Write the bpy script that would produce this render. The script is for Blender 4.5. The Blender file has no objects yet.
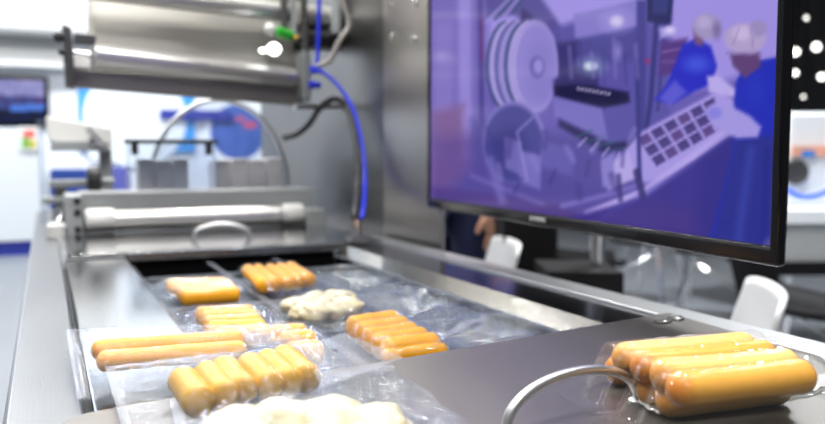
import bpy, math, random
import numpy as np
from mathutils import Vector, noise, Matrix
random.seed(7)
D = bpy.data
SC = bpy.context.scene
COL = SC.collection
Z0 = 0.9                      # table top height above the hall floor; everything below is written relative to the table top
# ------------------------------------------------------------------ camera numbers
FPX = 790.0; CX, CY = 412.5, 212.0; CAMH = 0.2
PITCH = math.radians(4.13); YAW = math.radians(24.85)
s_, c_ = math.sin(YAW), math.cos(YAW); sp_, cp_ = math.sin(PITCH), math.cos(PITCH)
RV = Vector((c_, -s_, 0)); FV = Vector((s_*cp_, c_*cp_, -sp_)); UV = Vector((s_*sp_, c_*sp_, cp_))
CP = Vector((0, 0, CAMH))
def ray(u, v): return FV + RV*((u-CX)/FPX) - UV*((v-CY)/FPX)
def onz(u, v, z=0.0):
    d = ray(u, v); return CP + d*((z-CAMH)/d.z)
def ony(u, v, y):
    d = ray(u, v); return CP + d*(y/d.y)
def onx(u, v, x):
    d = ray(u, v); return CP + d*(x/d.x)
def ond(u, v, t): return CP + ray(u, v)*t

# ------------------------------------------------------------------ materials
def srgb(r, g, b):
    def f(x):
        x /= 255.0
        return x/12.92 if x <= 0.04045 else ((x+0.055)/1.055)**2.4
    return (f(r), f(g), f(b), 1.0)
def newmat(name):
    m = D.materials.new(name); m.use_nodes = True
    nt = m.node_tree; nt.nodes.clear()
    out = nt.nodes.new('ShaderNodeOutputMaterial')
    return m, nt, out
def pbr(name, col, rough=0.5, metal=0.0, bump=0.0, bscale=60.0, stretch=(1, 1, 1), vary=0.0, coat=0.0, sss=0.0, spec=0.5, rvary=0.0, ends=False):
    m, nt, out = newmat(name)
    b = nt.nodes.new('ShaderNodeBsdfPrincipled')
    b.inputs['Base Color'].default_value = col
    b.inputs['Roughness'].default_value = rough
    b.inputs['Metallic'].default_value = metal
    b.inputs['Specular IOR Level'].default_value = spec
    if coat: b.inputs['Coat Weight'].default_value = coat; b.inputs['Coat Roughness'].default_value = 0.1
    if sss:
        b.inputs['Subsurface Weight'].default_value = sss
        b.inputs['Subsurface Radius'].default_value = (0.012, 0.006, 0.002)
        b.inputs['Subsurface Scale'].default_value = 0.5
    nt.links.new(b.outputs[0], out.inputs[0])
    if bump or vary or rvary:
        tc = nt.nodes.new('ShaderNodeTexCoord'); mp = nt.nodes.new('ShaderNodeMapping')
        mp.inputs['Scale'].default_value = stretch
        nz = nt.nodes.new('ShaderNodeTexNoise'); nz.inputs['Scale'].default_value = bscale; nz.inputs['Detail'].default_value = 4
        nt.links.new(tc.outputs['Object'], mp.inputs[0]); nt.links.new(mp.outputs[0], nz.inputs['Vector'])
        if bump:
            bp = nt.nodes.new('ShaderNodeBump'); bp.inputs['Strength'].default_value = bump; bp.inputs['Distance'].default_value = 0.002
            nt.links.new(nz.outputs['Fac'], bp.inputs['Height']); nt.links.new(bp.outputs[0], b.inputs['Normal'])
        if vary:
            mr = nt.nodes.new('ShaderNodeMapRange'); mr.inputs[3].default_value = 1-vary; mr.inputs[4].default_value = 1+vary
            nt.links.new(nz.outputs['Fac'], mr.inputs[0])
            hs = nt.nodes.new('ShaderNodeHueSaturation'); hs.inputs['Color'].default_value = col
            nt.links.new(mr.outputs[0], hs.inputs['Value']); nt.links.new(hs.outputs[0], b.inputs['Base Color'])
        if rvary:
            mr = nt.nodes.new('ShaderNodeMapRange'); mr.inputs[3].default_value = max(0.02, rough-rvary); mr.inputs[4].default_value = rough+rvary
            nt.links.new(nz.outputs['Fac'], mr.inputs[0]); nt.links.new(mr.outputs[0], b.inputs['Roughness'])
    if ends:                      # browned tips along the long axis
        src = b.inputs['Base Color'].links[0].from_socket
        t2 = nt.nodes.new('ShaderNodeTexCoord'); sx = nt.nodes.new('ShaderNodeSeparateXYZ'); rp = nt.nodes.new('ShaderNodeValToRGB')
        e = rp.color_ramp.elements; e[0].position = 0.0; e[0].color = (0.78, 0.50, 0.30, 1); e[1].position = 1.0; e[1].color = (0.80, 0.55, 0.35, 1)
        q = e.new(0.11); q.color = (1, 1, 1, 1); q = e.new(0.93); q.color = (1, 1, 1, 1)
        mu = nt.nodes.new('ShaderNodeMixRGB'); mu.blend_type = 'MULTIPLY'; mu.inputs[0].default_value = 1
        L = nt.links.new
        L(t2.outputs['Generated'], sx.inputs[0]); L(sx.outputs[0], rp.inputs[0]); L(src, mu.inputs[1]); L(rp.outputs[0], mu.inputs[2]); L(mu.outputs[0], b.inputs['Base Color'])
    return m
def emit(name, col, st):
    m, nt, out = newmat(name)
    e = nt.nodes.new('ShaderNodeEmission'); e.inputs[0].default_value = col; e.inputs[1].default_value = st
    nt.links.new(e.outputs[0], out.inputs[0]); return m
def film_mat(name, tint=(0.95, 0.97, 1.0, 1), milk=0.06, milkcol=(0.75, 0.83, 0.95, 1), rough=0.07, bscale=45.0, bump=0.5, refl=1.0, cap=0.32):
    m, nt, out = newmat(name)
    tr = nt.nodes.new('ShaderNodeBsdfTransparent'); tr.inputs[0].default_value = tint
    df = nt.nodes.new('ShaderNodeBsdfDiffuse'); df.inputs[0].default_value = milkcol
    gl = nt.nodes.new('ShaderNodeBsdfGlossy'); gl.inputs['Roughness'].default_value = rough; gl.inputs[0].default_value = (refl, refl, refl, 1)
    fr = nt.nodes.new('ShaderNodeFresnel'); fr.inputs[0].default_value = 1.42
    tc = nt.nodes.new('ShaderNodeTexCoord')
    nz = nt.nodes.new('ShaderNodeTexNoise'); nz.inputs['Scale'].default_value = bscale; nz.inputs['Detail'].default_value = 3; nz.inputs['Distortion'].default_value = 1.2
    bp = nt.nodes.new('ShaderNodeBump'); bp.inputs['Strength'].default_value = bump; bp.inputs['Distance'].default_value = 0.0055
    L = nt.links.new
    L(tc.outputs['Object'], nz.inputs['Vector'])
    vo = nt.nodes.new('ShaderNodeTexVoronoi'); vo.inputs['Scale'].default_value = bscale*1.5
    wv = nt.nodes.new('ShaderNodeVectorMath'); wv.operation = 'MULTIPLY_ADD'; wv.inputs[1].default_value = (0.02, 0.02, 0.02)
    L(nz.outputs['Color'], wv.inputs[0]); L(tc.outputs['Object'], wv.inputs[2]); L(wv.outputs[0], vo.inputs['Vector'])
    ad = nt.nodes.new('ShaderNodeMath'); ad.operation = 'MULTIPLY_ADD'; ad.inputs[1].default_value = 0.7
    L(vo.outputs['Distance'], ad.inputs[0]); L(nz.outputs['Fac'], ad.inputs[2]); L(ad.outputs[0], bp.inputs['Height'])
    L(bp.outputs[0], gl.inputs['Normal']); L(bp.outputs[0], fr.inputs['Normal'])
    m1 = nt.nodes.new('ShaderNodeMixShader'); m1.inputs[0].default_value = milk
    L(tr.outputs[0], m1.inputs[1]); L(df.outputs[0], m1.inputs[2])
    m2 = nt.nodes.new('ShaderNodeMixShader')
    mn = nt.nodes.new('ShaderNodeMath'); mn.operation = 'MINIMUM'; mn.inputs[1].default_value = cap
    L(fr.outputs[0], mn.inputs[0]); L(mn.outputs[0], m2.inputs[0]); L(m1.outputs[0], m2.inputs[1]); L(gl.outputs[0], m2.inputs[2])
    L(m2.outputs[0], out.inputs[0]); return m
def vcol_emit(name, attr, st=1.0, gloss=0.04):
    m, nt, out = newmat(name)
    a = nt.nodes.new('ShaderNodeAttribute'); a.attribute_name = attr
    e = nt.nodes.new('ShaderNodeEmission'); e.inputs[1].default_value = st
    g = nt.nodes.new('ShaderNodeBsdfGlossy'); g.inputs['Roughness'].default_value = 0.12
    mx = nt.nodes.new('ShaderNodeMixShader'); mx.inputs[0].default_value = gloss
    L = nt.links.new
    L(a.outputs['Color'], e.inputs[0]); L(e.outputs[0], mx.inputs[1]); L(g.outputs[0], mx.inputs[2]); L(mx.outputs[0], out.inputs[0])
    return m

M = {}
M['deck'] = pbr('deck_steel', (0.27, 0.28, 0.295, 1), 0.30, 1, 0.05, 14, (40, 1, 40), 0.0, rvary=0.06)
M['mirror'] = pbr('polished_steel', (0.50, 0.51, 0.52, 1), 0.11, 1, 0.06, 20, (30, 1, 30), rvary=0.04)
M['rail'] = pbr('rail_steel', (0.33, 0.325, 0.315, 1), 0.20, 1, 0.08, 30, (20, 1, 20))
M['channel'] = pbr('channel_steel', (0.30, 0.30, 0.33, 1), 0.16, 1, 0.03, 30, (20, 1, 20))
M['flange'] = pbr('flange_steel', (0.46, 0.47, 0.49, 1), 0.34, 1, 0.05, 40, (20, 1, 20))
M['cover'] = pbr('satin_cover_steel', (0.225, 0.215, 0.205, 1), 0.36, 0.85, 0.03, 25, (2, 40, 2), rvary=0.04)
M['panel'] = pbr('panel_steel', (0.40, 0.38, 0.37, 1), 0.32, 1, 0.05, 12, (4, 4, 1))
M['housing'] = pbr('housing_steel', (0.17, 0.168, 0.165, 1), 0.34, 1, 0.1, 8, (3, 3, 3))
M['sheet'] = pbr('film_guide_steel', (0.36, 0.35, 0.325, 1), 0.55, 0.7, 0.05, 10)
M['roller'] = pbr('roller_steel', (0.74, 0.73, 0.71, 1), 0.34, 0.85)
M['dark'] = pbr('dark_bracket_metal', (0.10, 0.10, 0.10, 1), 0.45, 0.6)
M['grey'] = pbr('grey_cast_metal', (0.36, 0.38, 0.39, 1), 0.45, 0.2, vary=0.06, bscale=30)
M['chrome'] = pbr('chrome', (0.80, 0.80, 0.82, 1), 0.10, 1)
M['handle'] = pbr('brushed_aluminium', (0.66, 0.67, 0.69, 1), 0.38, 1)
M['white'] = pbr('white_plastic', (0.82, 0.82, 0.80, 1), 0.4, vary=0.02)
M['chairwhite'] = pbr('white_chair_shell', (0.66, 0.67, 0.69, 1), 0.35, vary=0.02, bscale=5)
M['wallwhite'] = pbr('white_booth_panel', (0.76, 0.79, 0.85, 1), 0.5, vary=0.02, bscale=2)
M['counter'] = pbr('white_counter_laminate', (0.66, 0.70, 0.74, 1), 0.45, vary=0.02, bscale=3)
M['blue'] = pbr('blue_panel', (0.03, 0.20, 0.62, 1), 0.4, vary=0.05, bscale=4)
M['deepblue'] = pbr('blue_plinth', (0.015, 0.03, 0.30, 1), 0.35, vary=0.05, bscale=4)
M['hoseblue'] = pbr('blue_pneumatic_tube', (0.02, 0.04, 0.72, 1), 0.3, vary=0.03)
M['black'] = pbr('black_rubber', (0.012, 0.012, 0.014, 1), 0.45, vary=0.1)
M['gloss'] = pbr('gloss_black_plastic', (0.006, 0.006, 0.008, 1), 0.12, spec=0.3, vary=0.05)
M['matteblack'] = pbr('matte_black_laminate', (0.005, 0.005, 0.006, 1), 0.6, spec=0.15, vary=0.1)
M['green'] = pbr('green_plastic', (0.03, 0.42, 0.03, 1), 0.35, vary=0.03)
M['yellow'] = pbr('yellow_plastic', (0.85, 0.50, 0.02, 1), 0.4, vary=0.03)
M['greyhose'] = pbr('grey_hose', (0.40, 0.38, 0.36, 1), 0.4, vary=0.05)
M['floor'] = pbr('hall_floor', (0.26, 0.28, 0.31, 1), 0.35, vary=0.12, bscale=1.5)
M['ceil'] = pbr('black_hall_ceiling', (0.012, 0.012, 0.013, 1), 0.8, vary=0.2)
M['darkwall'] = pbr('dark_hall_wall', (0.035, 0.036, 0.04, 1), 0.7, vary=0.2)
M['navy'] = pbr('navy_cloth', (0.010, 0.045, 0.26, 1), 0.8, bump=0.2, bscale=90)
M['trousers'] = pbr('dark_blue_trousers', (0.006, 0.01, 0.05, 1), 0.85, bump=0.2, bscale=90)
M['skin'] = pbr('skin', (0.52, 0.28, 0.19, 1), 0.5, vary=0.04, sss=0.2)
M['hair'] = pbr('black_hair', (0.012, 0.009, 0.007, 1), 0.5, bump=0.4, bscale=120)
M['eye'] = pbr('eye_white', (0.7, 0.7, 0.7, 1), 0.2)
M['clear'] = film_mat('clear_acrylic', (0.93, 0.95, 0.98, 1), 0.06, (0.6, 0.68, 0.8, 1), 0.03, 3, 0.0)
M['lightbox'] = emit('light_box_face', (0.93, 0.97, 1, 1), 1.5)
M['lamp'] = emit('lamp_face', (1, 0.97, 0.92, 1), 5)
M['glint'] = emit('white_glint', (1, 1, 1, 1), 6)  # glow for the imitated white glint on the roller unit
M['neon'] = emit('blue_neon', (0.02, 0.10, 1.0, 1), 2.2)
M['sausage'] = pbr('orange_sausage', (0.84, 0.36, 0.008, 1), 0.36, bump=0.12, bscale=160, vary=0.07, sss=0.05, spec=0.3)
M['wiener'] = pbr('pale_orange_sausage', (0.93, 0.61, 0.21, 1), 0.33, bump=0.10, bscale=90, vary=0.09, sss=0.05, spec=0.4, ends=True)
M['wiener2'] = pbr('deep_orange_sausage', (0.86, 0.44, 0.085, 1), 0.33, bump=0.10, bscale=90, vary=0.10, sss=0.05, spec=0.4, ends=True)
M['mustard'] = pbr('mustard_sausage', (0.62, 0.33, 0.012, 1), 0.40, bump=0.12, bscale=120, vary=0.08, sss=0.05, spec=0.3)
M['dumpling'] = pbr('cream_dumpling', (0.60, 0.53, 0.35, 1), 0.45, bump=0.6, bscale=40, vary=0.14, sss=0.2)
M['film'] = film_mat('clear_film', (0.96, 0.975, 1.0, 1), 0.012, rough=0.10, bscale=55, bump=0.75, cap=0.08)
M['webfilm'] = film_mat('web_film', (0.94, 0.96, 0.99, 1), 0.04, (0.40, 0.43, 0.48, 1), 0.08, 30, 0.6, cap=0.085)
M['seal'] = film_mat('sealed_film', (0.86, 0.91, 1.0, 1), 0.42, (0.22, 0.24, 0.275, 1), 0.16, 40, 0.3, cap=0.12)
M['milky'] = film_mat('milky_film', (0.96, 0.97, 1.0, 1), 0.20, (0.56, 0.58, 0.64, 1), 0.10, 25, 0.4, cap=0.10)
M['tight'] = film_mat('vacuum_film', (0.99, 0.99, 0.99, 1), 0.012, (0.9, 0.9, 0.88, 1), 0.07, 40, 0.40, cap=0.08)
M['skirt'] = film_mat('film_skirt', (0.95, 0.96, 0.97, 1), 0.42, (0.80, 0.80, 0.80, 1), 0.12, 70, 0.8, cap=0.16)
M['skirtedge'] = film_mat('film_edge', (0.95, 0.95, 0.95, 1), 0.6, (0.85, 0.85, 0.85, 1), 0.1, 70, 0.3, cap=0.2)
M['letter'] = pbr('silver_lettering', (0.6, 0.6, 0.62, 1), 0.35, vary=0.03)

# ------------------------------------------------------------------ mesh building
ORG = {}
class MB:
    def __init__(s): s.v = []; s.f = []
    def add(s, vs, fs):
        n = len(s.v); s.v += [Vector(p) for p in vs]; s.f += [tuple(i+n for i in f) for f in fs]; return s
    def box(s, lo, hi):
        (a, b, c), (d, e, f) = lo, hi
        return s.hexa([(a,b,c),(d,b,c),(d,e,c),(a,e,c)], [(a,b,f),(d,b,f),(d,e,f),(a,e,f)])
    def hexa(s, bot, top):
        return s.add(list(bot)+list(top), [(3,2,1,0),(4,5,6,7),(0,1,5,4),(1,2,6,5),(2,3,7,6),(3,0,4,7)])
    def prism(s, poly, vec):
        n = len(poly); p = [Vector(q) for q in poly]; vec = Vector(vec)
        fs = [tuple(range(n-1, -1, -1)), tuple(range(n, 2*n))] + [(i, (i+1) % n, n+(i+1) % n, n+i) for i in range(n)]
        return s.add(p + [q+vec for q in p], fs)
    def tube(s, pts, r, seg=12, caps=True, closed=False):
        pts = [Vector(p) for p in pts]; n = len(pts)
        rs = r if isinstance(r, (list, tuple)) else [r]*n
        vs = []; up = None
        for i in range(n):
            if closed: t = pts[(i+1) % n]-pts[i-1]
            else: t = pts[min(i+1, n-1)]-pts[max(i-1, 0)]
            t.normalize()
            if up is None:
                up = Vector((0, 0, 1)) if abs(t.z) < 0.9 else Vector((1, 0, 0))
            a = t.cross(up); a.normalize(); b = a.cross(t); up = b
            for k in range(seg):
                w = 2*math.pi*k/seg
                vs.append(pts[i]+(a*math.cos(w)+b*math.sin(w))*rs[i])
        fs = []
        for i in range(n if closed else n-1):
            j = (i+1) % n
            for k in range(seg):
                fs.append((i*seg+k, i*seg+(k+1) % seg, j*seg+(k+1) % seg, j*seg+k))
        if caps and not closed:
            fs.append(tuple(range(seg-1, -1, -1))); fs.append(tuple((n-1)*seg+k for k in range(seg)))
        return s.add(vs, fs)
    def cyl(s, p, q, r, seg=24): return s.tube([p, q], r, seg)
    def lathe(s, p, axis, prof, seg=24):          # prof: list of (distance along axis, radius)
        p = Vector(p); axis = Vector(axis).normalized()
        up = Vector((0, 0, 1)) if abs(axis.z) < 0.9 else Vector((1, 0, 0))
        a = axis.cross(up).normalized(); b = a.cross(axis); n = len(prof); vs = []
        for t, r in prof:
            for k in range(seg):
                w = 2*math.pi*k/seg; vs.append(p+axis*t+(a*math.cos(w)+b*math.sin(w))*max(r, 1e-5))
        fs = [(i*seg+k, i*seg+(k+1) % seg, (i+1)*seg+(k+1) % seg, (i+1)*seg+k) for i in range(n-1) for k in range(seg)]
        fs += [tuple(range(seg-1, -1, -1)), tuple((n-1)*seg+k for k in range(seg))]
        return s.add(vs, fs)
    def ball(s, c, rad, nu=20, nv=12, fn=None):
        c = Vector(c); rad = rad if isinstance(rad, (tuple, list)) else (rad,)*3
        vs = []; fs = []
        for j in range(nv+1):
            th = math.pi*j/nv
            for i in range(nu):
                ph = 2*math.pi*i/nu
                d = Vector((math.sin(th)*math.cos(ph), math.sin(th)*math.sin(ph), math.cos(th)))
                k = fn(d) if fn else 1
                vs.append(c+Vector((d.x*rad[0], d.y*rad[1], d.z*rad[2]))*k)
        for j in range(nv):
            for i in range(nu):
                fs.append((j*nu+i, (j+1)*nu+i, (j+1)*nu+(i+1) % nu, j*nu+(i+1) % nu))
        return s.add(vs, fs)
    def grid(s, fn, nx, ny, keep=None):
        vs = [Vector(fn(i/nx, j/ny)) for j in range(ny+1) for i in range(nx+1)]
        fs = []
        for j in range(ny):
            for i in range(nx):
                if keep and not keep((i+.5)/nx, (j+.5)/ny): continue
                a = j*(nx+1)+i; fs.append((a, a+1, a+nx+2, a+nx+1))
        return s.add(vs, fs)
    def build(s, name, mat, parent=None, bevel=0.0, org=None, solid=0.0, angle=0.7):
        if parent is None:
            if org is None:
                xs = [p.x for p in s.v]; ys = [p.y for p in s.v]; zs = [p.z for p in s.v]
                org = Vector(((min(xs)+max(xs))/2, (min(ys)+max(ys))/2, min(zs)))
            org = Vector(org)
        else: org = ORG[parent.name]
        me = D.meshes.new(name)
        me.from_pydata([tuple(p-org) for p in s.v], [], s.f); me.validate(); me.update()
        me.polygons.foreach_set('use_smooth', [True]*len(me.polygons))
        me.set_sharp_from_angle(angle=angle)
        o = D.objects.new(name, me); COL.objects.link(o)
        me.materials.append(mat)
        if parent is None: o.location = org+Vector((0, 0, Z0))
        else: o.parent = parent
        ORG[o.name] = org
        if bevel:
            m = o.modifiers.new('bevel', 'BEVEL'); m.width = bevel; m.segments = 2; m.limit_method = 'ANGLE'; m.angle_limit = 0.6
        if solid:
            m = o.modifiers.new('thickness', 'SOLIDIFY'); m.thickness = solid
        return o
def tag(o, label, cat, group=None, kind=None):
    o['label'] = label; o['category'] = cat
    if group: o['group'] = group
    if kind: o['kind'] = kind
    return o
def thing(name, org, label, cat, group=None):
    o = D.objects.new(name, None); COL.objects.link(o); o.empty_display_size = 0.05
    o.location = Vector(org)+Vector((0, 0, Z0)); ORG[o.name] = Vector(org)
    return tag(o, label, cat, group)
def struct(o): o['kind'] = 'structure'; return o
def copy_tree(o, parent=None):
    c = o.copy(); COL.objects.link(c)
    if parent is not None: c.parent = parent
    for ch in list(o.children): copy_tree(ch, c)
    return c
def spline(pts, n=10):
    pts = [Vector(p) for p in pts]; out = []
    P = [pts[0]*2-pts[1]] + pts + [pts[-1]*2-pts[-2]]
    for i in range(1, len(P)-2):
        for k in range(n):
            t = k/n
            out.append(0.5*((2*P[i]) + (P[i+1]-P[i-1])*t + (2*P[i-1]-5*P[i]+4*P[i+1]-P[i+2])*t*t + (3*P[i]-P[i-1]-3*P[i+1]+P[i+2])*t**3))
    out.append(pts[-1]); return out

# ================================================================== the hall
FZ = -Z0
struct(MB().box((-9, -5, FZ-0.1), (13, 13, FZ)).build('floor', M['floor']))
struct(MB().box((-9, 10.6, FZ), (5.2, 10.75, FZ+4.6)).build('wall_back', M['wallwhite']))
struct(MB().box((12.2, -5, FZ), (12.35, 13, FZ+6.4)).build('wall_right', M['darkwall']))
struct(MB().box((5.2, 12.4, FZ), (12.2, 12.55, FZ+6.4)).build('wall_far', M['darkwall']))
struct(MB().box((5.2, -2, FZ+6.3), (12.4, 13, FZ+6.45)).build('ceiling', M['ceil']))

# ================================================================== packaging machine body
mach = thing('packaging_machine', (0.35, 1.5, FZ), 'stainless steel food packaging machine with a long flat bed and tall side housing', 'machine')
XL, XR = -0.036, 0.742
Y0, Y1 = -0.45, 3.1
# bed under everything, an open trough along the middle
b = MB()
b.box((XL+0.012, Y0, -0.80), (XR-0.012, Y1, -0.075))
b.build('bed', M['panel'], mach)
MB().box((XL, Y0, -0.070), (0.0225, Y1, 0.0)).build('side_deck', M['deck'], mach, bevel=0.004)
MB().box((0.028, Y0, -0.070), (0.1365, 1.652, 0.0)).build('slide_plate', M['mirror'], mach, bevel=0.0025)
MB().box((0.0225, Y0, -0.070), (0.028, 1.66, -0.02)).build('groove', M['black'], mach)
# guide rail: sloped bright face
MB().prism([(0.577, Y0, -0.07), (0.577, Y0, -0.0195), (0.5965, Y0, 0.0), (0.600, Y0, 0.0), (0.600, Y0, -0.07)], (0, 1.652-Y0, 0)).build('guide_rail', M['rail'], mach)
MB().box((0.600, Y0, -0.070), (0.690, 1.9, -0.002)).build('channel_strip', M['channel'], mach)
MB().box((0.690, Y0, -0.070), (XR, 1.9, 0.002)).build('edge_flange', M['flange'], mach, bevel=0.002)
MB().box((0.1375, 1.485, -0.049), (0.5765, 1.652, -0.046)).build('black_gap_shade', M['matteblack'], mach)  # black sheet on the trough floor imitates shade under the lip
MB().box((0.1375, 1.66, -0.049), (0.5765, 1.70, -0.002)).build('black_gap_shade', M['matteblack'], mach)  # black block imitates the shade below the far cover plate
MB().box((0.137, Y0, -0.074), (0.577, 1.9, -0.050)).build('trough_floor', M['channel'], mach)
for k in range(4):
    x = (XL+0.07, XR-0.07)[k % 2]; y = (Y0+0.1, Y1-0.1)[k//2]
    MB().cyl((x, y, FZ), (x, y, -0.80), 0.03, 16).build('foot', M['black'], mach)
# tall side panel and the housing behind it
cpn = MB().box((0.768, 1.515, -0.05), (0.780, 1.835, 1.15)).build('side_panel', M['panel'], mach, bevel=0.004)
for u, v in ((393, 1), (416, 4), (392, 37), (415, 40), (393, -36), (416, -33)):
    p = onx(u, v, 0.768)
    MB().lathe(p+Vector((0.001, 0, 0)), (-1, 0, 0), [(0, 0.0095), (0.004, 0.0095), (0.006, 0.007), (0.006, 0.0)], 16).build('bolt', M['chrome'], cpn)
MB().box((0.775, 1.836, -0.05), (0.83, 3.1, 1.15)).build('rear_housing', M['housing'], mach, bevel=0.004)
MB().box((0.742, 1.40, -0.07), (0.83, 3.1, -0.05)).build('ledge', M['housing'], mach)

# far cover plate with its handle
fc = thing('cover_plate', (0.36, 1.85, 0.0), 'shiny steel cover plate lying in front of the white-ended roller, with a small arched handle', 'cover plate', 'cover plates')
MB().box((0.030, 1.656, 0.001), (0.690, 2.10, 0.006)).build('plate', M['mirror'], fc, bevel=0.001)
MB().prism([(0.140, 1.640, -0.010), (0.140, 1.640, 0.005), (0.140, 1.655, 0.006), (0.140, 1.655, -0.010)], (0.458, 0, 0)).build('front_lip', M['rail'], fc)
a, c = onz(193, 239, 0.006), onz(250, 237, 0.006)
pk = ony(222, 224, (a.y+c.y)/2)
arc = []
for k in range(25):
    w = math.pi*k/24
    p = a.lerp(c, (1-math.cos(w))/2); p = p+Vector((0, 0, (pk.z-0.006)*math.sin(w)**0.8)); arc.append(p)
MB().tube(arc, 0.0045, 12).build('handle', M['handle'], fc)

# near cover plate, slightly askew across the bed
nc = thing('cover_plate', (0.35, 0.5, 0.003), 'dark satin steel cover plate carrying the pack of pale thick sausages, with arched handle', 'cover plate', 'cover plates')
def plate_poly(z):
    FR = Vector((0.678, 0.728, z)); FL = Vector((0.000, 0.618, z)); NR = Vector((0.640, 0.25, z)); NL = Vector((-0.03, 0.15, z))
    pts = []
    def rnd(p, a, b, r, n=8):
        da = (a-p).normalized()*r; db = (b-p).normalized()*r
        for k in range(n+1):
            t = k/n; pts.append((p+da)*(1-t)**2 + p*2*t*(1-t) + (p+db)*t*t)
    rnd(FL, NL, FR, 0.035); rnd(FR, FL, NR, 0.006); rnd(NR, FR, NL, 0.01); rnd(NL, NR, FL, 0.02)
    return pts[::-1]
MB().prism(plate_poly(0.004), (0, 0, 0.006)).build('plate', M['cover'], nc, bevel=0.0012, angle=0.9)
PZ = 0.010
a, c = onz(506, 432, PZ), onz(638, 402, PZ)
pkz = 0.043
arc = []
for k in range(33):
    w = math.pi*k/32
    p = a.lerp(c, (1-math.cos(w))/2); arc.append(p+Vector((0, 0, (pkz-PZ)*math.sin(w)**0.85)))
h = MB().tube(arc, 0.0037, 14).build('handle', M['handle'], nc)
for p in (a, c):
    MB().lathe(p, (0, 0, 1), [(-0.001, 0.0075), (0.002, 0.0075), (0.004, 0.005), (0.004, 0)], 18).build('handle_foot', M['handle'], h)
for u, v in ((662, 322), (675.5, 319)):
    p = onz(u, v, PZ)
    ring = [p+Vector((math.cos(w)*0.0105*1.0+math.sin(w)*0.002, math.sin(w)*0.0085, 0.001)) for w in [2*math.pi*k/24 for k in range(24)]]
    sl = MB().tube(ring, 0.0014, 8, closed=True).build('latch_slot', M['dark'], nc)
    MB().lathe(p, (0, 0, 1), [(-0.001, 0.007), (0.0012, 0.007), (0.0025, 0.004), (0.0025, 0)], 16).build('slot_insert', M['cover'], sl)

# ================================================================== sealing station behind the far plate
sb = thing('sealing_bar', (0.36, 2.2, 0.0), 'grey sealing bar block with a steel roller held between two white collars', 'sealing bar')
MB().box((0.075, 2.17, 0.0), (0.690, 2.32, 0.104)).build('body', M['grey'], sb, bevel=0.003)
MB().box((0.040, 2.09, 0.0), (0.078, 2.30, 0.100)).build('end_bracket', M['grey'], sb, bevel=0.003)
MB().box((0.648, 2.09, 0.0), (0.700, 2.165, 0.050)).build('end_bracket', M['grey'], sb, bevel=0.003)
MB().cyl((0.150, 2.125, 0.037), (0.600, 2.125, 0.037), 0.023, 32).build('roller', M['roller'], sb)
for x0, x1 in ((0.084, 0.153), (0.589, 0.645)):
    MB().lathe((x0, 2.125, 0.037), (1, 0, 0), [(0, 0.0), (0, 0.026), (0.004, 0.029), (x1-x0-0.004, 0.029), (x1-x0, 0.026), (x1-x0, 0)], 32).build('collar', M['white'], sb)
for x, z in ((0.066, 0.060), (0.066, 0.018), (0.066, 0.088)):
    MB().lathe((x, 2.092, z), (0, -1, 0), [(0, 0.008), (0.006, 0.008), (0.006, 0)], 14).build('bolt', M['black'], sb)
# left clamp
cl = thing('clamp', (0.07, 2.34, 0.0), 'dark metal clamp with black round knob beside the sealing bar', 'clamp')
MB().box((0.005, 2.36, 0.112), (0.160, 2.40, 0.132)).build('bar', M['grey'], cl, bevel=0.003)
MB().box((0.018, 2.36, 0.0), (0.050, 2.40, 0.112)).build('post', M['dark'], cl, bevel=0.003)
MB().box((-0.012, 2.35, 0.068), (0.065, 2.42, 0.086)).build('bracket', M['grey'], cl, bevel=0.003)
MB().lathe((0.100, 2.33, 0.128), (1, 0, 0), [(0, 0), (0, 0.03), (0.006, 0.040), (0.030, 0.040), (0.036, 0.03), (0.036, 0)], 26).build('knob', M['black'], cl)
MB().cyl((0.136, 2.33, 0.128), (0.170, 2.33, 0.128), 0.009, 14).build('spindle', M['grey'], cl)
coil = []
for k in range(61):
    w = k*2*math.pi*5/60; coil.append(Vector((0.021+math.cos(w)*0.014, 2.24+math.sin(w)*0.014, 0.012+k*0.0009)))
MB().tube(coil, 0.0028, 6).build('spring', M['chrome'], cl)
MB().lathe((0.018, 2.08, 0.001), (0, 0, 1), [(0, 0.022), (0.03, 0.022), (0.036, 0.016), (0.036, 0)], 20).build('stud', M['white'], cl)
# die blocks in a row on the bar
BX = [(0.238, 0.045), (0.286, 0.045), (0.334, 0.045), (0.452, 0.050), (0.505, 0.050), (0.558, 0.050), (0.611, 0.050)]
for k, (x0, bw_) in enumerate(BX):
    m = MB().box((x0, 2.38, 0.0), (x0+bw_, 2.46, 0.190-0.004*(k % 2))).build('die_block', pbr('pale_die_block', (0.86-0.05*(k % 2), 0.86-0.05*(k % 2), 0.91-0.05*(k % 2), 1), 0.4, vary=0.04), bevel=0.003)
    tag(m, 'pale grey upright block behind the sealing bar, %s from the clamp' % ['first', 'second', 'third', 'fourth', 'fifth', 'sixth', 'seventh'][k], 'block', 'pale blocks behind the sealing bar')
gb = thing('guard_box', (0.33, 2.345, 0.104), 'clear acrylic guard box with a dark top frame on the sealing bar', 'guard')
b = MB(); gx0, gx1, gy0, gy1, gz1 = 0.205, 0.450, 2.325, 2.375, 0.236
b.box((gx0, gy0, 0.106), (gx1, gy0+0.004, gz1)); b.box((gx0, gy0+0.004, 0.106), (gx0+0.004, gy1, gz1)); b.box((gx1-0.004, gy0+0.004, 0.106), (gx1, gy1, gz1))
b.build('pane', M['clear'], gb)
b = MB(); b.box((gx0-0.004, gy0-0.004, gz1-0.004), (gx1+0.004, gy1, gz1+0.008)); b.box((gx0+0.012, gy0-0.002, 0.200), (gx0+0.03, gy0+0.02, gz1)); b.box((gx1-0.03, gy0-0.002, 0.200), (gx1-0.012, gy0+0.02, gz1))
b.build('top_frame', M['dark'], gb, bevel=0.002)
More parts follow.
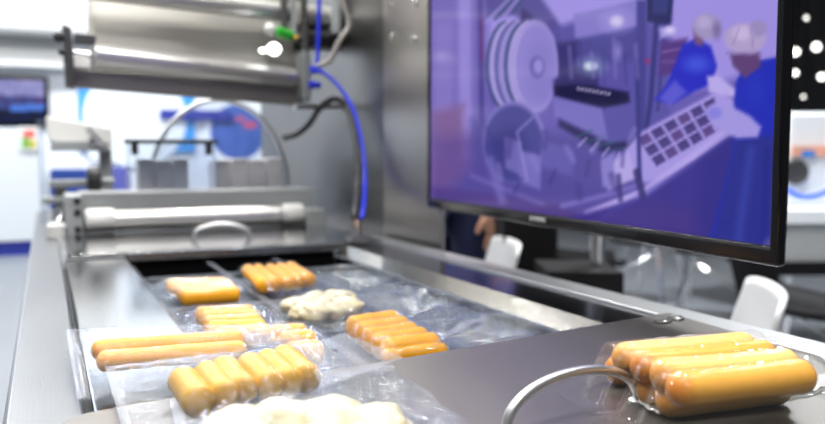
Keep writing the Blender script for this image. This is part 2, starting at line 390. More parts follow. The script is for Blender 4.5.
hp = thing('hoop_guard', (0.475, 2.50, 0.0), 'arched steel hoop with a clear pane rising over the pale blocks', 'guard')
hc, rx, rz = Vector((0.497, 2.50, 0.10)), 0.212, 0.270
arc = [Vector((hc.x-rx, hc.y, 0.0))]+[hc+Vector((-rx*math.cos(math.pi*k/40), 0, rz*math.sin(math.pi*k/40))) for k in range(41)]+[Vector((hc.x+rx, hc.y, 0.0))]
MB().tube(arc, 0.0075, 12).build('hoop', M['handle'], hp)
MB().prism([p for p in arc], (0, 0.003, 0)).build('pane', M['clear'], hp)

# pale printing head at the back and its thin post
ph = thing('printing_head', (0.09, 2.8, 0.0), 'white slanted printer head on an arm behind the clamp', 'machine')
hx = [ony(46, 116, 2.8), ony(112, 128, 2.8), ony(112, 152, 2.8), ony(70, 147, 2.8), ony(48, 139, 2.8)]
MB().prism(hx, (0, 0.12, 0)).build('casing', M['white'], ph, bevel=0.004)
p1, p2 = ony(50, 137, 2.78), ony(108, 142, 2.78)
MB().box((p1.x, 2.785, p2.z-0.03), (p2.x, 2.80, p1.z-0.012)).build('underside_tray', M['grey'], ph, bevel=0.002)
p = ony(95, 140, 2.77); MB().lathe(p, (0, -1, 0), [(-0.02, 0.02), (0, 0.02), (0.006, 0.015), (0.006, 0)], 18).build('dial', M['chrome'], ph)
MB().tube([ony(88, 128, 2.76), ony(104, 146, 2.76)], 0.011, 12).build('lever', M['handle'], ph)
p = ony(105, 150, 2.86); MB().box((p.x-0.02, 2.84, 0.0), (p.x+0.02, 2.88, p.z+0.02)).build('support_arm', M['grey'], ph, bevel=0.003)
p = ony(43, 195, 2.6); q = ony(43, 120, 2.6)
tag(MB().cyl((p.x, 2.6, 0.0), (p.x, 2.6, q.z), 0.010, 14).build('guard_post', M['clear']), 'thin clear post on the machine edge beside the printer head', 'post')

# ================================================================== upper film roller unit
ru = thing('film_roller_unit', (0.35, 2.0, 0.3), 'steel film roller unit with two shiny rollers hanging above the machine bed', 'roller unit')
YA, YB = 1.94, 2.14            # the unit stands slightly askew
def ru_pt(u, v, off=0.0):
    t = min(max((u-65)/245.0, -0.3), 1.3)
    y = YA+(YB-YA)*t+off
    return ony(u, v, y)
def slab(pts, thick, off=0.0):
    ps = [ru_pt(u, v, off) for u, v in pts]
    return MB().prism(ps, (0, thick, 0))
slab([(62, 24), (71, 27), (76, 87), (66, 85)], 0.10, -0.03).build('end_bracket', M['dark'], ru, bevel=0.003)
slab([(74, 33), (96, 35), (96, 45), (75, 44)], 0.012, -0.01).build('cross_bar', M['dark'], ru, bevel=0.002)
slab([(67, 68), (300, 85), (302, 106), (68, 87)], 0.02, 0.03).build('lower_beam', M['sheet'], ru, bevel=0.003)
sh = MB()
def shfn(s, t):
    u = 88+s*(305-88); v = -70+t*(78+70)+s*14
    return ru_pt(u, v, 0.05+0.16*(1-t)**1.5)
sh.grid(shfn, 24, 24)
sh.build('film_guide_sheet', M['sheet'], ru, solid=0.004)
pa, pb = ru_pt(92, 55), ru_pt(292, 77)
rl = MB().cyl(pa, pb, 0.026, 36).build('roller', M['roller'], ru)
d = (pb-pa).normalized()
MB().cyl(pa-d*0.05, pa, 0.009, 16).build('journal', M['chrome'], rl)
MB().cyl(pb, pb+d*0.035, 0.010, 16).build('journal', M['chrome'], rl)
pj = ru_pt(81, 63); MB().box((pj.x-0.018, pj.y-0.02, pj.z-0.013), (pj.x+0.018, pj.y+0.02, pj.z+0.009)).build('bearing_block', M['white'], ru, bevel=0.002)
pa2, pb2 = ru_pt(115, -8, 0.02), ru_pt(292, 14, 0.02)
MB().cyl(pa2-(pb2-pa2)*0.15, pb2, 0.024, 30).build('roller', M['roller'], ru)
slab([(303, 50), (311, 51), (311, 101), (303, 99)], 0.08, -0.03).build('end_bracket', M['grey'], ru, bevel=0.003)
slab([(296, 103), (346, 104), (346, 109), (296, 109)], 0.03, -0.02).build('tie_bar', M['handle'], ru, bevel=0.002)
for u, v, r in ((59, 37, 0.012), (62, 52, 0.008)):
    p = ru_pt(u, v, -0.03); MB().ball(p, (r, r, r), 16, 10).build('bolt', M['black'], ru)
for u0, v0, u1, v1, r, m in ((283, -20, 285, 28, 0.010, 'dark'), (292, -20, 294, 34, 0.009, 'grey'), (303, -20, 305, 52, 0.010, 'dark'), (338, -20, 336, 34, 0.017, 'grey'), (352, -20, 350, 26, 0.020, 'dark')):
    MB().cyl(ru_pt(u0, v0, -0.02), ru_pt(u1, v1, -0.02), r, 14).build('upright_rod', M[m], ru)
MB().cyl(ru_pt(296, 14, 0.02), ru_pt(345, 20, 0.02), 0.030, 24).build('drive_drum', M['roller'], ru)
MB().cyl(ru_pt(300, 34, 0.0), ru_pt(362, 40, 0.0), 0.014, 18).build('cross_shaft', M['dark'], ru)
MB().box(tuple(ru_pt(296, 45, 0.04)-Vector((0, 0, 0.0))), tuple(ru_pt(352, 28, 0.10))).build('motor', M['dark'], ru, bevel=0.004)
MB().lathe(ru_pt(352, 30, -0.02), (1, 0, 0), [(0, 0), (0, 0.015), (0.03, 0.015), (0.03, 0)], 16).build('fitting', M['chrome'], ru)
hl = thing('toggle_handle', ru_pt(287, 34, -0.06), 'bright green toggle handle beside the upper shiny roller', 'handle')
g0, g1 = ru_pt(276, 31, -0.06), ru_pt(292, 36, -0.06); d = (g1-g0).normalized()
MB().lathe(g0, d, [(0, 0), (0, 0.008), (0.004, 0.013), ((g1-g0).length-0.004, 0.013), ((g1-g0).length, 0.008), ((g1-g0).length, 0)], 18).build('grip', M['green'], hl)
MB().ball(ru_pt(270, 29, -0.06), 0.016, 18, 12).build('end_knob', M['white'], hl)
MB().lathe(g1, d, [(0, 0.009), (0.03, 0.010), (0.03, 0)], 14).build('socket', M['dark'], hl)
MB().ball(ru_pt(296, 37.5, -0.072), 0.006, 14, 8).build('button', M['yellow'], hl)
wl = thing('glint_glow', ru_pt(272, 48, -0.05), 'small glowing white ball imitating a glint under the green toggle handle', 'lamp')  # glowing balls imitate a bright white glint on the roller unit
MB().ball(ru_pt(274, 49, -0.05), (0.018, 0.012, 0.016), 18, 12).build('glint_ball', M['glint'], wl)
MB().cyl(ru_pt(274, 49, -0.02)+Vector((0, 0.002, 0)), ru_pt(274, 49, 0.04), 0.012, 14).build('socket', M['chrome'], wl)  # chrome mount added behind the imitated glint
MB().ball(ru_pt(263, 50.5, -0.05), (0.010, 0.006, 0.006), 14, 8).build('side_glint_ball', M['glint'], wl)

# hoses and tubes
def hose(name, pts, r, mat, label, cat, group=None):
    return tag(MB().tube(spline(pts, 10), r, 10).build(name, mat), label, cat, group)
ft = thing('hose_fitting', (0.66, 1.76, 0.0), 'chrome hose fitting standing at the corner of the machine bed', 'fitting')
p = onz(357.5, 241, 0.002)
MB().lathe(p, (0, 0, 1), [(0, 0.020), (0.012, 0.020), (0.013, 0.013), (0.036, 0.013), (0.037, 0.016), (0.05, 0.016), (0.05, 0)], 20).build('body', M['chrome'], ft)
for u, v in ((349, 240), (367, 240)):
    q = onz(u, v, 0.002); MB().lathe(q, (0, 0, 1), [(0, 0.009), (0.010, 0.009), (0.012, 0.006), (0.012, 0)], 12).build('screw', M['chrome'], ft)
hose('air_hose', [ony(312, 71, 2.06), ony(325, 74, 2.05), ony(340, 88, 2.02), ony(354, 112, 1.97), ony(363, 150, 1.9), ony(365, 185, 1.84), ony(363, 212, p.y+0.01), p+Vector((0.006, 0, 0.045))],
     0.0055, M['hoseblue'], 'bright blue air hose curving down to the chrome fitting', 'hose', 'air hoses')
hose('cable', [ony(283, 138, 2.2), ony(297, 134, 2.18), ony(309, 124, 2.14), ony(320, 108, 2.10), ony(334, 99, 2.06), ony(347, 108, 2.0), ony(356, 140, 1.92), ony(358, 185, 1.84), ony(355, 212, p.y+0.01), p+Vector((-0.006, 0, 0.045))],
     0.0085, M['black'], 'thick black cable running down beside the bright blue air hose', 'cable')
hose('air_hose', [ony(320, -25, 2.0), ony(319, 10, 2.0), ony(318, 45, 2.0), ony(317, 64, 2.0)], 0.0055, M['hoseblue'], 'straight blue air tube dropping from above to the roller bracket', 'hose', 'air hoses')
hose('grey_hose', [ony(336, -25, 1.93), ony(344, 5, 1.93), ony(349, 25, 1.93), ony(340, 40, 1.93), ony(330, 60, 1.95), ony(318, 66, 1.97)], 0.007, M['greyhose'], 'grey hose looping past the dark uprights to the roller bracket', 'hose')
for u, v, w in ((314, 70, 'upper'), (313, 85, 'lower')):
    q = ony(u, v, 2.07)
    tag(MB().lathe(q-Vector((0.01, 0, 0)), (1, 0, 0), [(0, 0), (0, 0.012), (0.012, 0.012), (0.013, 0.009), (0.03, 0.009), (0.03, 0)], 16).build('push_fitting', M['hoseblue']),
        'small blue push fitting on the roller bracket, the %s of the two' % w, 'fitting', 'blue push fittings')
hose('grey_hose', [ony(329, 108, 2.3), ony(328, 125, 2.3), ony(334, 140, 2.32), ony(352, 146, 2.34)], 0.006, M['greyhose'], 'thin grey hose bending against the rear housing', 'hose')

# ================================================================== food and films
SAUS = []
def sausage(p, q, r, mat, label, group, bend=0.0, wob=0.05, cap=0.8, nr=26, seg=18):
    p, q = Vector(p), Vector(q); L = (q-p).length; ax = (q-p)/L
    side = Vector((-ax.y, ax.x, 0))
    m = MB(); pts = []; rs = []
    sd = random.random()*50
    for k in range(nr+1):
        t = (1-math.cos(math.pi*k/nr))/2
        x = min(t, 1-t)*L; cl_ = r*cap
        prof = max(0.0, 1-((cl_-x)/cl_)**2)**0.5 if x < cl_ else 1.0
        pts.append(p+ax*(t*L)+side*(bend*math.sin(math.pi*t)))
        rs.append(max(1e-4, r*prof*(1+wob*noise.noise((t*4, sd, 0)))))
    m.tube(pts, rs, seg)
    o = tag(m.build('sausage', mat), label, 'sausage', group)
    rec = (p, q, r); SAUS.append(rec); return rec
def top_height(recs, x, y, slope=0.9):
    best = -9.0
    for p, q, r in recs:
        ax = Vector((q.x-p.x, q.y-p.y)); w = Vector((x-p.x, y-p.y)); L2 = ax.length_squared
        t = min(1, max(0, w.dot(ax)/L2)) if L2 > 0 else 0
        d = (w-ax*t).length; zc = p.z+(q.z-p.z)*t
        h = zc+math.sqrt(r*r-d*d) if d < r*0.74 else zc+r*0.67-slope*(d-r*0.74)
        best = max(best, h)
    return best
def bilin(c, s, t):
    A, B, C_, D_ = [Vector(q) for q in c]
    return A.lerp(B, s).lerp(D_.lerp(C_, s), t)
def drape(corners, recs, lift=0.0015, wr=0.0025, slope=0.9, nx=110, ny=80, seed=0.0, freq=45, edge=0.08, ripple=0.003, zmin=None):
    """a film laid over things: corners A(0,0) B(1,0) C(1,1) D(0,1), returns an MB"""
    def fn(s, t):
        e = min(s, 1-s, t, 1-t)
        s2 = s+ (0.012*noise.noise((t*7+seed, seed, 1.0)) if e < 0.02 else 0)
        b = bilin(corners, s2, t)
        h = top_height(recs, b.x, b.y, slope) if recs else -9
        on = h > b.z
        z = max(b.z, h+lift)
        n = noise.fractal((b.x*freq+seed, b.y*freq, seed*0.7), 1.0, 2.1, 4)
        rdg = 1-abs(noise.noise((b.x*freq*0.7+seed*3, b.y*freq*0.5, 4.0)))*2
        k = min(1.0, e/edge)
        amp = wr*(0.35 if on else 1.0)
        fold = max(0.0, 1-abs(noise.noise((b.x*95+seed+n, b.y*60-seed, 7.0)))*5)+0.8*max(0.0, 1-abs(noise.noise((b.x*55-seed, b.y*110+n, 9.0)))*5)
        z += (max(0.0, (n*0.6+rdg*0.5))+0.45*fold)*amp*(0.25+0.75*k)
        z += ripple*(1-k)*noise.noise((b.x*30+seed, b.y*30, 2.0))
        if zmin is not None: z = max(z, zmin)
        return (b.x, b.y, z)
    m = MB(); m.grid(fn, nx, ny); return m

# ---- 1. the pack of eight thick sausages on the cover plate
RW = 0.0126
ORD = ['first', 'second', 'third', 'fourth', 'fifth', 'sixth', 'seventh']
pack_recs = []
top = [((614, 359), (752, 346)), ((632, 367), (772, 354)), ((652, 376), (795, 364)), ((669, 391), (810, 375))]
zt = PZ+0.0126+0.0190
tp = [(onz(*a, zt), onz(*c, zt)) for a, c in top]
for k, (a, c) in enumerate(tp):
    pack_recs.append(sausage(a, c, RW, M['wiener'] if k in (0, 2) else M['wiener2'],
        'thick sausage in the upper layer on the cover plate, %s from the white chair' % ORD[k], 'thick sausages in the pack on the cover plate', bend=-0.002))
bot = [(604, 370), (625, 379), (634, 389), (654, 400)]
zb = PZ+0.0126
for k, a in enumerate(bot):
    A = onz(*a, zb)+Vector((0, -0.004, 0)); d = (tp[k][1]-tp[k][0])
    pack_recs.append(sausage(A, A+d*0.97, RW*0.98, M['wiener2'] if k in (0, 1) else M['wiener'],
        'thick sausage in the lower layer on the cover plate, %s from the white chair' % ORD[k], 'thick sausages in the pack on the cover plate', bend=-0.001))
vb = thing('vacuum_bag', (0.47, 0.46, PZ), 'clear tight vacuum bag around eight thick sausages on the dark cover plate', 'bag', 'clear film bags')
ax = (tp[3][1]-tp[3][0]); ax.z = 0; ax.normalize(); ay = Vector((-ax.y, ax.x, 0))
ends = [e for r_ in pack_recs for e in r_[:2]]
o0 = Vector((ends[0].x, ends[0].y, 0)); us = [(e-o0).dot(ax) for e in ends]; vs_ = [(e-o0).dot(ay) for e in ends]
u0, u1, v0, v1 = min(us)-0.026, max(us)+0.045, min(vs_)-0.034, max(vs_)+0.034
cs = [o0+ax*a_+ay*b_ for a_, b_ in ((u0, v0), (u1, v0), (u1, v1), (u0, v1))]
cs = [Vector((c.x, c.y, PZ+0.002)) for c in cs]
vf = drape(cs, pack_recs, lift=0.0012, wr=0.0012, slope=2.6, nx=150, ny=100, seed=3.1, freq=80, edge=0.05, ripple=0.004, zmin=PZ+0.0012)
# keep only the tight part and a wavy skirt
keepf = []
for f in vf.f:
    x = sum(vf.v[i].x for i in f)/4; y = sum(vf.v[i].y for i in f)/4
    h = top_height(pack_recs, x, y, 1.0)
    lim = PZ-0.010-0.006*noise.noise((x*60, y*60, 1))-(0.022 if x > 0.535 else 0)
    if h > lim: keepf.append(f)
tight = [f for f in keepf if top_height(pack_recs, vf.v[f[0]].x, vf.v[f[0]].y, 1.0) > PZ+0.004]
ts = set(tight)
sk = [f for f in keepf if f not in ts]
m = MB(); m.v = vf.v; m.f = tight
def compact(m):
    used = sorted({i for f in m.f for i in f}); mp = {i: k for k, i in enumerate(used)}
    r = MB(); r.v = [m.v[i] for i in used]; r.f = [tuple(mp[i] for i in f) for f in m.f]; return r
compact(m).build('film', M['tight'], vb, angle=3)
out_px = [(606, 366), (626, 382), (634, 398), (648, 411), (668, 417), (700, 414), (735, 410), (768, 402), (800, 396), (828, 388), (850, 374), (832, 356), (795, 346), (700, 338), (632, 346)]
out_w = [onz(u, v, PZ+0.001) for u, v in out_px]
out_s = spline(out_w+[out_w[0]], 16)[:-1]; cen = sum(out_w, Vector())/len(out_w)
def rimpt(s, t):
    k = s*len(out_s); i = int(k) % len(out_s); q = out_s[i].lerp(out_s[(i+1) % len(out_s)], k-int(k))
    d = (q-cen); d.z = 0; d = d.normalized(); w = s*40
    q = q+d*(0.002*noise.noise((w*1.4, 1, 3)))-d*0.022*(1-t)
    return Vector((q.x, q.y, PZ+0.0012+0.004*(1-t)**2+0.0022*t*(1+noise.noise((w*1.7, t*3, 2)))))
MB().grid(rimpt, 240, 10).build('film_skirt', M['skirt'], vb, angle=3)
MB().tube([rimpt(k/240, 1.0) for k in range(240)], 0.0010, 6, closed=True).build('skirt_edge', M['skirtedge'], vb)

# ---- 2. the film web in the trough with its pockets
WZ = -0.024
web = thing('film_web', (0.357, 1.1, WZ), 'continuous clear film web with rows of sealed pockets running along the trough', 'film web')
XC = [0.146, 0.297, 0.434, 0.573]; YR = [0.55, 0.735, 0.935, 1.16, 1.47]
# lattice of sealed seams
for x in XC:
    w = 0.006
    MB().grid(lambda s, t, x=x, w=w: (x-w+2*w*s, 0.56+t*1.085, WZ+0.0045+0.001*noise.noise((x*50, t*40, s))), 3, 90).build('seam_strip', M['seal'], web, angle=3)
for y in YR:
    w = 0.009
    MB().grid(lambda s, t, y=y, w=w: (0.144+s*0.431, y-w+2*w*t, WZ+0.004+0.001*noise.noise((s*30, y*50, t))), 60, 3).build('seam_strip', M['seal'], web, angle=3)
MB().box((0.1385, 0.5, WZ-0.012), (0.576, 1.48, WZ-0.008)).build('tray_film', M['seal'], web)
def row_sausages(c0, c1, n, r, mat, group, lab, z0, layer2=False, tilt=0.0, bend=0.0):
    """n sausages side by side: c0 = (p,q) axis of the first, c1 of the last"""
    out = []
    for k in range(n):
        t = k/max(1, n-1)
        p = Vector(c0[0]).lerp(Vector(c1[0]), t); q = Vector(c0[1]).lerp(Vector(c1[1]), t)
        j = Vector((random.uniform(-1, 1)*0.0025, 0, random.uniform(-0.5, 0.5)*0.002))
        p = Vector((p.x, p.y, z0))+j; q = Vector((q.x, q.y, z0+tilt))+j
        out.append(sausage(p, q, r, mat, lab % ORD[k], group, bend=bend*random.uniform(-1, 1), cap=0.5))
    return out
zs = WZ+0.014
pk = {}
def pz(u, v, z=WZ+0.016): return onz(u, v, z)
# pack A
a0, a1 = pz(168, 285), pz(226, 283); b0, b1 = pz(182, 297), pz(241, 293)
pk['A'] = row_sausages((a0, a1), (b0, b1), 6, 0.0122, M['sausage'], 'sausages in the pocket under the front lip, trough side', 'orange sausage in the pocket beside the slide plate end, %s from the steel lip', zs)
# pack D
a0, a1 = pz(195, 314), pz(254, 312); b0, b1 = pz(212, 335), pz(272, 333)
pk['D'] = row_sausages((a0, a1), (b0, b1), 5, 0.0125, M['sausage'], 'sausages in the middle pocket along the slide plate', 'orange sausage in the pocket behind the flat two-sausage bag, %s from the steel lip', zs)
# pack B (lying lengthwise)
b_l0, b_l1 = pz(248, 272), pz(265, 288); b_r0, b_r1 = pz(290, 269), pz(310, 282)
pk['B'] = row_sausages((b_l0, b_l1), (b_r0, b_r1), 5, 0.0120, M['sausage'], 'lengthwise sausages in the pocket behind the dumplings', 'lengthwise orange sausage behind the cream dumplings, %s from the slide plate', zs+0.004)
# pack F
a0, a1 = pz(348, 328), pz(398, 321); b0, b1 = pz(384, 350), pz(440, 343)
pk['F'] = row_sausages((a0, a1), (b0, b1), 5, 0.0150, M['sausage'], 'sausages in the pocket beside the dark cover plate', 'orange sausage in the pocket at the dark cover plate, %s from the dumplings', zs, bend=0.002)
g = []
for k, (p, q) in enumerate((((376, 355), (440, 349)),)):
    g.append(sausage(pz(*p, -0.012)+Vector((0.004, -0.006, -0.002)), pz(*q, -0.012)+Vector((0.006, -0.006, -0.002)), 0.011, M['sausage'], 'orange sausage tucked lowest against the edge of the dark cover plate', 'sausages in the pocket beside the dark cover plate'))
pk['F'] += g
# pack E mostly hidden by the bags
pk['E'] = row_sausages((pz(268, 335), pz(306, 333)), (pz(285, 352), pz(325, 350)), 3, 0.0140, M['sausage'], 'sausages in the pocket half hidden by the punched flap', 'orange sausage in the pocket half hidden by the punched flap, %s from the lip', zs)
# pack C dumplings
def dumpling(c, r, label, group, seed, flat=0.5):
    def fn(d): return 1+0.20*noise.noise((d.x*1.6+seed, d.y*1.6, d.z*1.6))+0.07*noise.noise((d.x*5+seed, d.y*5, d.z*5))
    o = MB().ball(c, (r, r, r*flat), 30, 18, fn).build('dumpling', M['dumpling'])
    tag(o, label, 'dumpling', group)
    rec = (Vector(c)-Vector((0.001, 0, 0)), Vector(c)+Vector((0.001, 0, 0)), r)
    return (Vector((c[0]-0.0005, c[1], c[2]-r*(1-flat))), Vector((c[0]+0.0005, c[1], c[2]-r*(1-flat))), r*1.0)
pk['C'] = []
quad = [pz(286, 303), pz(344, 292), pz(358, 307), pz(306, 316)]
for j in range(4):
    for i in range(3):
        p = bilin([quad[0], quad[1], quad[2], quad[3]], (i+0.35+0.3*(j % 2))/3, (j+0.5)/4)
        pk['C'].append(dumpling((p.x, p.y, WZ+0.012+0.003*((i+j) % 2)), 0.0205, 'lumpy cream dumpling in the middle pocket of the film web', 'dumplings in the web pocket', i*3.1+j*7.7, 0.62))
cells = {(0, 3): 'A', (0, 2): 'D', (0, 1): 'E', (1, 3): 'B', (1, 2): 'C', (1, 1): 'F', (2, 3): None, (2, 2): None, (2, 1): None}
for (i, j), key in cells.items():
    x0, x1, y0, y1 = XC[i]+0.006, XC[i+1]-0.006, YR[j]+0.009, YR[j+1]-0.009
    z = WZ+0.004
    cs = [(x0, y0, z), (x1, y0, z), (x1, y1, z), (x0, y1, z)]
    recs = list(pk[key]) if key else []
    if not key:                       # an empty pocket: a slack puffed rim with a hollow inside
        xm, ym = (x0+x1)/2, (y0+y1)/2; lx, ly = (x1-x0)*0.33, (y1-y0)*0.33
        ring = [Vector((xm+lx*math.copysign(abs(math.cos(w))**0.6, math.cos(w)), ym+ly*math.copysign(abs(math.sin(w))**0.6, math.sin(w)), WZ+0.006)) for w in [2*math.pi*k/24 for k in range(24)]]
        recs = [(ring[k], ring[(k+1) % 24], 0.008) for k in range(24)]
    drape(cs, recs, lift=0.0015, wr=0.0065 if not key else 0.004, slope=0.75, nx=90, ny=90, seed=i*5.3+j*2.1, freq=38, edge=0.1, ripple=0.002).build('pocket_film', M['webfilm'], web, angle=3)

# ---- 3. loose bags
def bag(label, corners, recs, film, seed, wr=0.004, slope=0.6, org=None, hole=None, flap=None, flapmat=None, nx=140, ny=90, ripple=0.004, freq=42):
    org = org or bilin(corners, 0.5, 0.5)
    t = thing('film_bag', org, label, 'bag', 'clear film bags')
    drape(corners, recs, lift=0.002, wr=wr, slope=slope, nx=nx, ny=ny, seed=seed, freq=freq, edge=0.09, ripple=ripple).build('top_film', film, t, angle=3)
    lo = [Vector(c)-Vector((0, 0, 0.0012)) for c in corners]
    MB().grid(lambda s, u: bilin(lo, s, u)+Vector((0, 0, 0.0006*noise.noise((s*9+seed, u*9, 0)))), 40, 30).build('bottom_film', M['film'], t, angle=3)
    # welded edge strips all round
    def strip(s0, s1, u0, u1):
        MB().grid(lambda s, u: bilin(corners, s0+(s1-s0)*s, u0+(u1-u0)*u)+Vector((0, 0, 0.0012+0.0010*noise.noise((s*14+seed, u*14, s0)))), 40, 4).build('weld_seam', M['milky'], t, angle=3)
    strip(0, 1, 0.955, 1.0); strip(0, 0.04, 0, 0.955)
    if flap:
        fl, hs = flap
        f = MB(); hc = Vector(hs)
        def fn(s, u): return bilin(fl, s, u)+Vector((0, 0, 0.0012*noise.noise((s*4+seed, u*4, 3))))
        f.grid(fn, 60, 40, keep=lambda s, u: (((s-hc.x)/0.035)**2+((u-hc.y)/0.05)**2) > 1)
        f.build('header_flap', flapmat or M['milky'], t, angle=3)
    return t
# bag 1: flat long bag lying over the slide plate and the web
z1 = 0.020
b1z = 0.030
p0, q0 = onz(91, 351, b1z), onz(243, 340, b1z)
q0b = onz(247, 350, b1z-0.006); p0b = onz(96, 362, b1z-0.006)
r1 = [sausage(p0, q0, 0.0092, M['sausage'], 'long orange sausage in the flat bag across the slide plate, the upper one lying behind', 'sausages in the flat bag', bend=0.002),
      sausage(p0b, q0b, 0.0092, M['sausage'], 'long orange sausage in the flat bag across the slide plate, the lower one in front', 'sausages in the flat bag', bend=0.002)]
c1 = [onz(77, 400, 0.008), onz(300, 372, 0.010), onz(262, 324, 0.020), onz(66, 331, 0.020)]
fl1 = [onz(262, 362, 0.022), onz(312, 345, 0.022), onz(283, 320, 0.022), onz(238, 327, 0.022)]
bag('flat clear film bag with two long sausages lying across the slide plate', c1, r1, M['film'], 11.0, wr=0.006, flap=(fl1, (0.62, 0.55, 0)), nx=170, ny=100)
# bag 2: six short mustard sausages side by side, punched header flap
z2 = 0.023
r2 = row_sausages((onz(202, 404, z2), onz(182, 383, z2)), (onz(311, 380, z2), onz(283, 360, z2)), 6, 0.0120, M['mustard'], 'mustard sausages in the punched bag',
                  'mustard yellow sausage in the punched bag, %s counting towards its flap', z2, bend=0.001, tilt=0.004)
c2 = [onz(128, 450, 0.014), onz(345, 406, 0.014), onz(322, 343, 0.024), onz(105, 368, 0.024)]
fl2 = [onz(322, 388, 0.030), onz(404, 358, 0.030), onz(345, 333, 0.030), onz(300, 346, 0.030)]
bag('clear film bag of six mustard sausages with a punched header flap', c2, r2, M['film'], 23.0, wr=0.0055, slope=0.8, flap=(fl2, (0.46, 0.62, 0)), nx=160, ny=100)
# bag 3: cream dumplings at the very front
r3 = []
for k, (u, v, r) in enumerate(((238, 428, 0.026), (282, 421, 0.027), (330, 419, 0.027), (375, 424, 0.024), (262, 455, 0.028), (318, 452, 0.028), (368, 450, 0.026))):
    c = onz(u, v, 0.032)
    r3.append(dumpling((c.x, c.y, 0.028), r, 'large smooth cream dumpling in the film bag, %s counting towards the arched handle' % ORD[k] if k < 4 else 'large smooth cream dumpling in the film bag, row below the frame edge, %s' % ORD[k-4], 'dumplings in the clear bag', 50+k*4.3, 0.62))
c3 = [onz(190, 500, 0.013), onz(545, 480, 0.012), onz(392, 366, 0.013), onz(170, 400, 0.020)]
bag('clear film bag of large cream dumplings lying on the dark cover plate', c3, r3, M['film'], 37.0, wr=0.005, slope=0.55, nx=170, ny=110)
# torn scrap of film standing at the web edge
sc_ = [onz(425, 352, -0.005), onz(438, 346, -0.005), onz(488, 318, 0.012), onz(466, 320, 0.010)]
m = MB(); m.grid(lambda s, t: bilin(sc_, s, t)+Vector((0, 0, 0.003*math.sin(3*t)+0.002*noise.noise((s*5, t*5, 1)))), 16, 30)
tag(m.build('film_scrap', M['milky'], angle=3), 'loose curled strip of clear film sticking up beside the pocket at the dark cover plate', 'film scrap')

# ================================================================== the television
TZB = 0.088
TL = onz(427, 207, TZB); TR = onz(777, 267.3, TZB)
te = (TR-TL).normalized(); tn = te.cross(Vector((0, 0, 1))).normalized()
if tn.dot(CP-TL) < 0: tn = -tn
TW = (TR-TL).length; TH = 0.565
def tvp(s, z, d=0.0): return TL+te*s+Vector((0, 0, z))+tn*d
def tv_from_px(u, v):
    d = ray(u, v); P = CP+d*((TL-CP).dot(tn)/d.dot(tn)); w = P-TL
    return w.dot(te), w.z
tv = thing('television', (TL+TR)/2+Vector((0, 0, 0)), 'large glossy black flat television showing a bluish factory scene beside the machine', 'television')
def tbox(m, s0, s1, z0, z1, d0, d1):
    m.hexa([tvp(s0, z0, d0), tvp(s1, z0, d0), tvp(s1, z0, d1), tvp(s0, z0, d1)], [tvp(s0, z1, d0), tvp(s1, z1, d0), tvp(s1, z1, d1), tvp(s0, z1, d1)])
BZ = 0.012; BB = 0.020
m = MB(); fo = [(0, 0), (TW, 0), (TW, TH), (0, TH)]; fi = [(BZ, BB), (TW-BZ, BB), (TW-BZ, TH-BZ), (BZ, TH-BZ)]
m.add([tvp(*q, 0) for q in fo]+[tvp(*q, 0) for q in fi]+[tvp(*q, -0.012) for q in fo]+[tvp(*q, -0.012) for q in fi],
      [f for i in range(4) for j in [(i+1) % 4] for f in ((i, j, 4+j, 4+i), (4+i, 4+j, 12+j, 12+i), (8+j, 8+i, 12+i, 12+j), (j, i, 8+i, 8+j))])
bez = m.build('bezel', M['gloss'], tv, bevel=0.003)
m = MB(); tbox(m, 0.16, TW-0.03, 0.02, TH-0.02, -0.045, -0.0122); tbox(m, 0.22, TW-0.12, 0.05, TH-0.1, -0.075, -0.0455)
m.build('back_shell', M['matteblack'], tv, bevel=0.006)
# picture on the screen, painted per vertex in numpy
NX, NY = 330, 190
S0, S1, ZZ0, ZZ1 = BZ, TW-BZ, BB, TH-BZ
gs = np.linspace(S0, S1, NX+1); gz = np.linspace(ZZ0, ZZ1, NY+1)
GS, GZ = np.meshgrid(gs, gz)
PX = TL.x+te.x*GS; PY = TL.y+te.y*GS; PZ_ = TL.z+GZ
dx, dy, dz = PX-CP.x, PY-CP.y, PZ_-CP.z
cf = dx*FV.x+dy*FV.y+dz*FV.z; cr = dx*RV.x+dy*RV.y; cu = dx*UV.x+dy*UV.y+dz*UV.z
GU = CX+FPX*cr/cf; GV = CY-FPX*cu/cf
IMG = np.zeros(GU.shape+(3,)); IMG[:] = (118, 110, 192)
def blend(mask, col):
    col = np.array(col, float)
    IMG[:] = IMG*(1-mask[..., None])+col*mask[..., None]
def sdf_poly(P):
    d = np.full(GU.shape, 1e9); ins = np.zeros(GU.shape, bool); n = len(P)
    for i in range(n):
        x1, y1 = P[i]; x2, y2 = P[(i+1) % n]
        ex, ey = x2-x1, y2-y1; wx, wy = GU-x1, GV-y1
        t = np.clip((wx*ex+wy*ey)/(ex*ex+ey*ey+1e-9), 0, 1)
        d = np.minimum(d, np.hypot(wx-ex*t, wy-ey*t))
        cond = ((y1 > GV) != (y2 > GV)) & (GU < (x2-x1)*(GV-y1)/((y2-y1) if y2 != y1 else 1e-9)+x1)
        ins ^= cond
    return np.where(ins, -d, d)
def poly(P, col, f=1.6, a=1.0): blend(np.clip(0.5-sdf_poly(P)/(2*f), 0, 1)*a, col)
def ell(cx, cy, rx, ry, col, f=1.6, a=1.0, rot=0.0):
    c, s = math.cos(rot), math.sin(rot)
    x = (GU-cx)*c+(GV-cy)*s; y = -(GU-cx)*s+(GV-cy)*c
    d = (np.sqrt((x/rx)**2+(y/ry)**2)-1)*min(rx, ry)
    blend(np.clip(0.5-d/(2*f), 0, 1)*a, col)
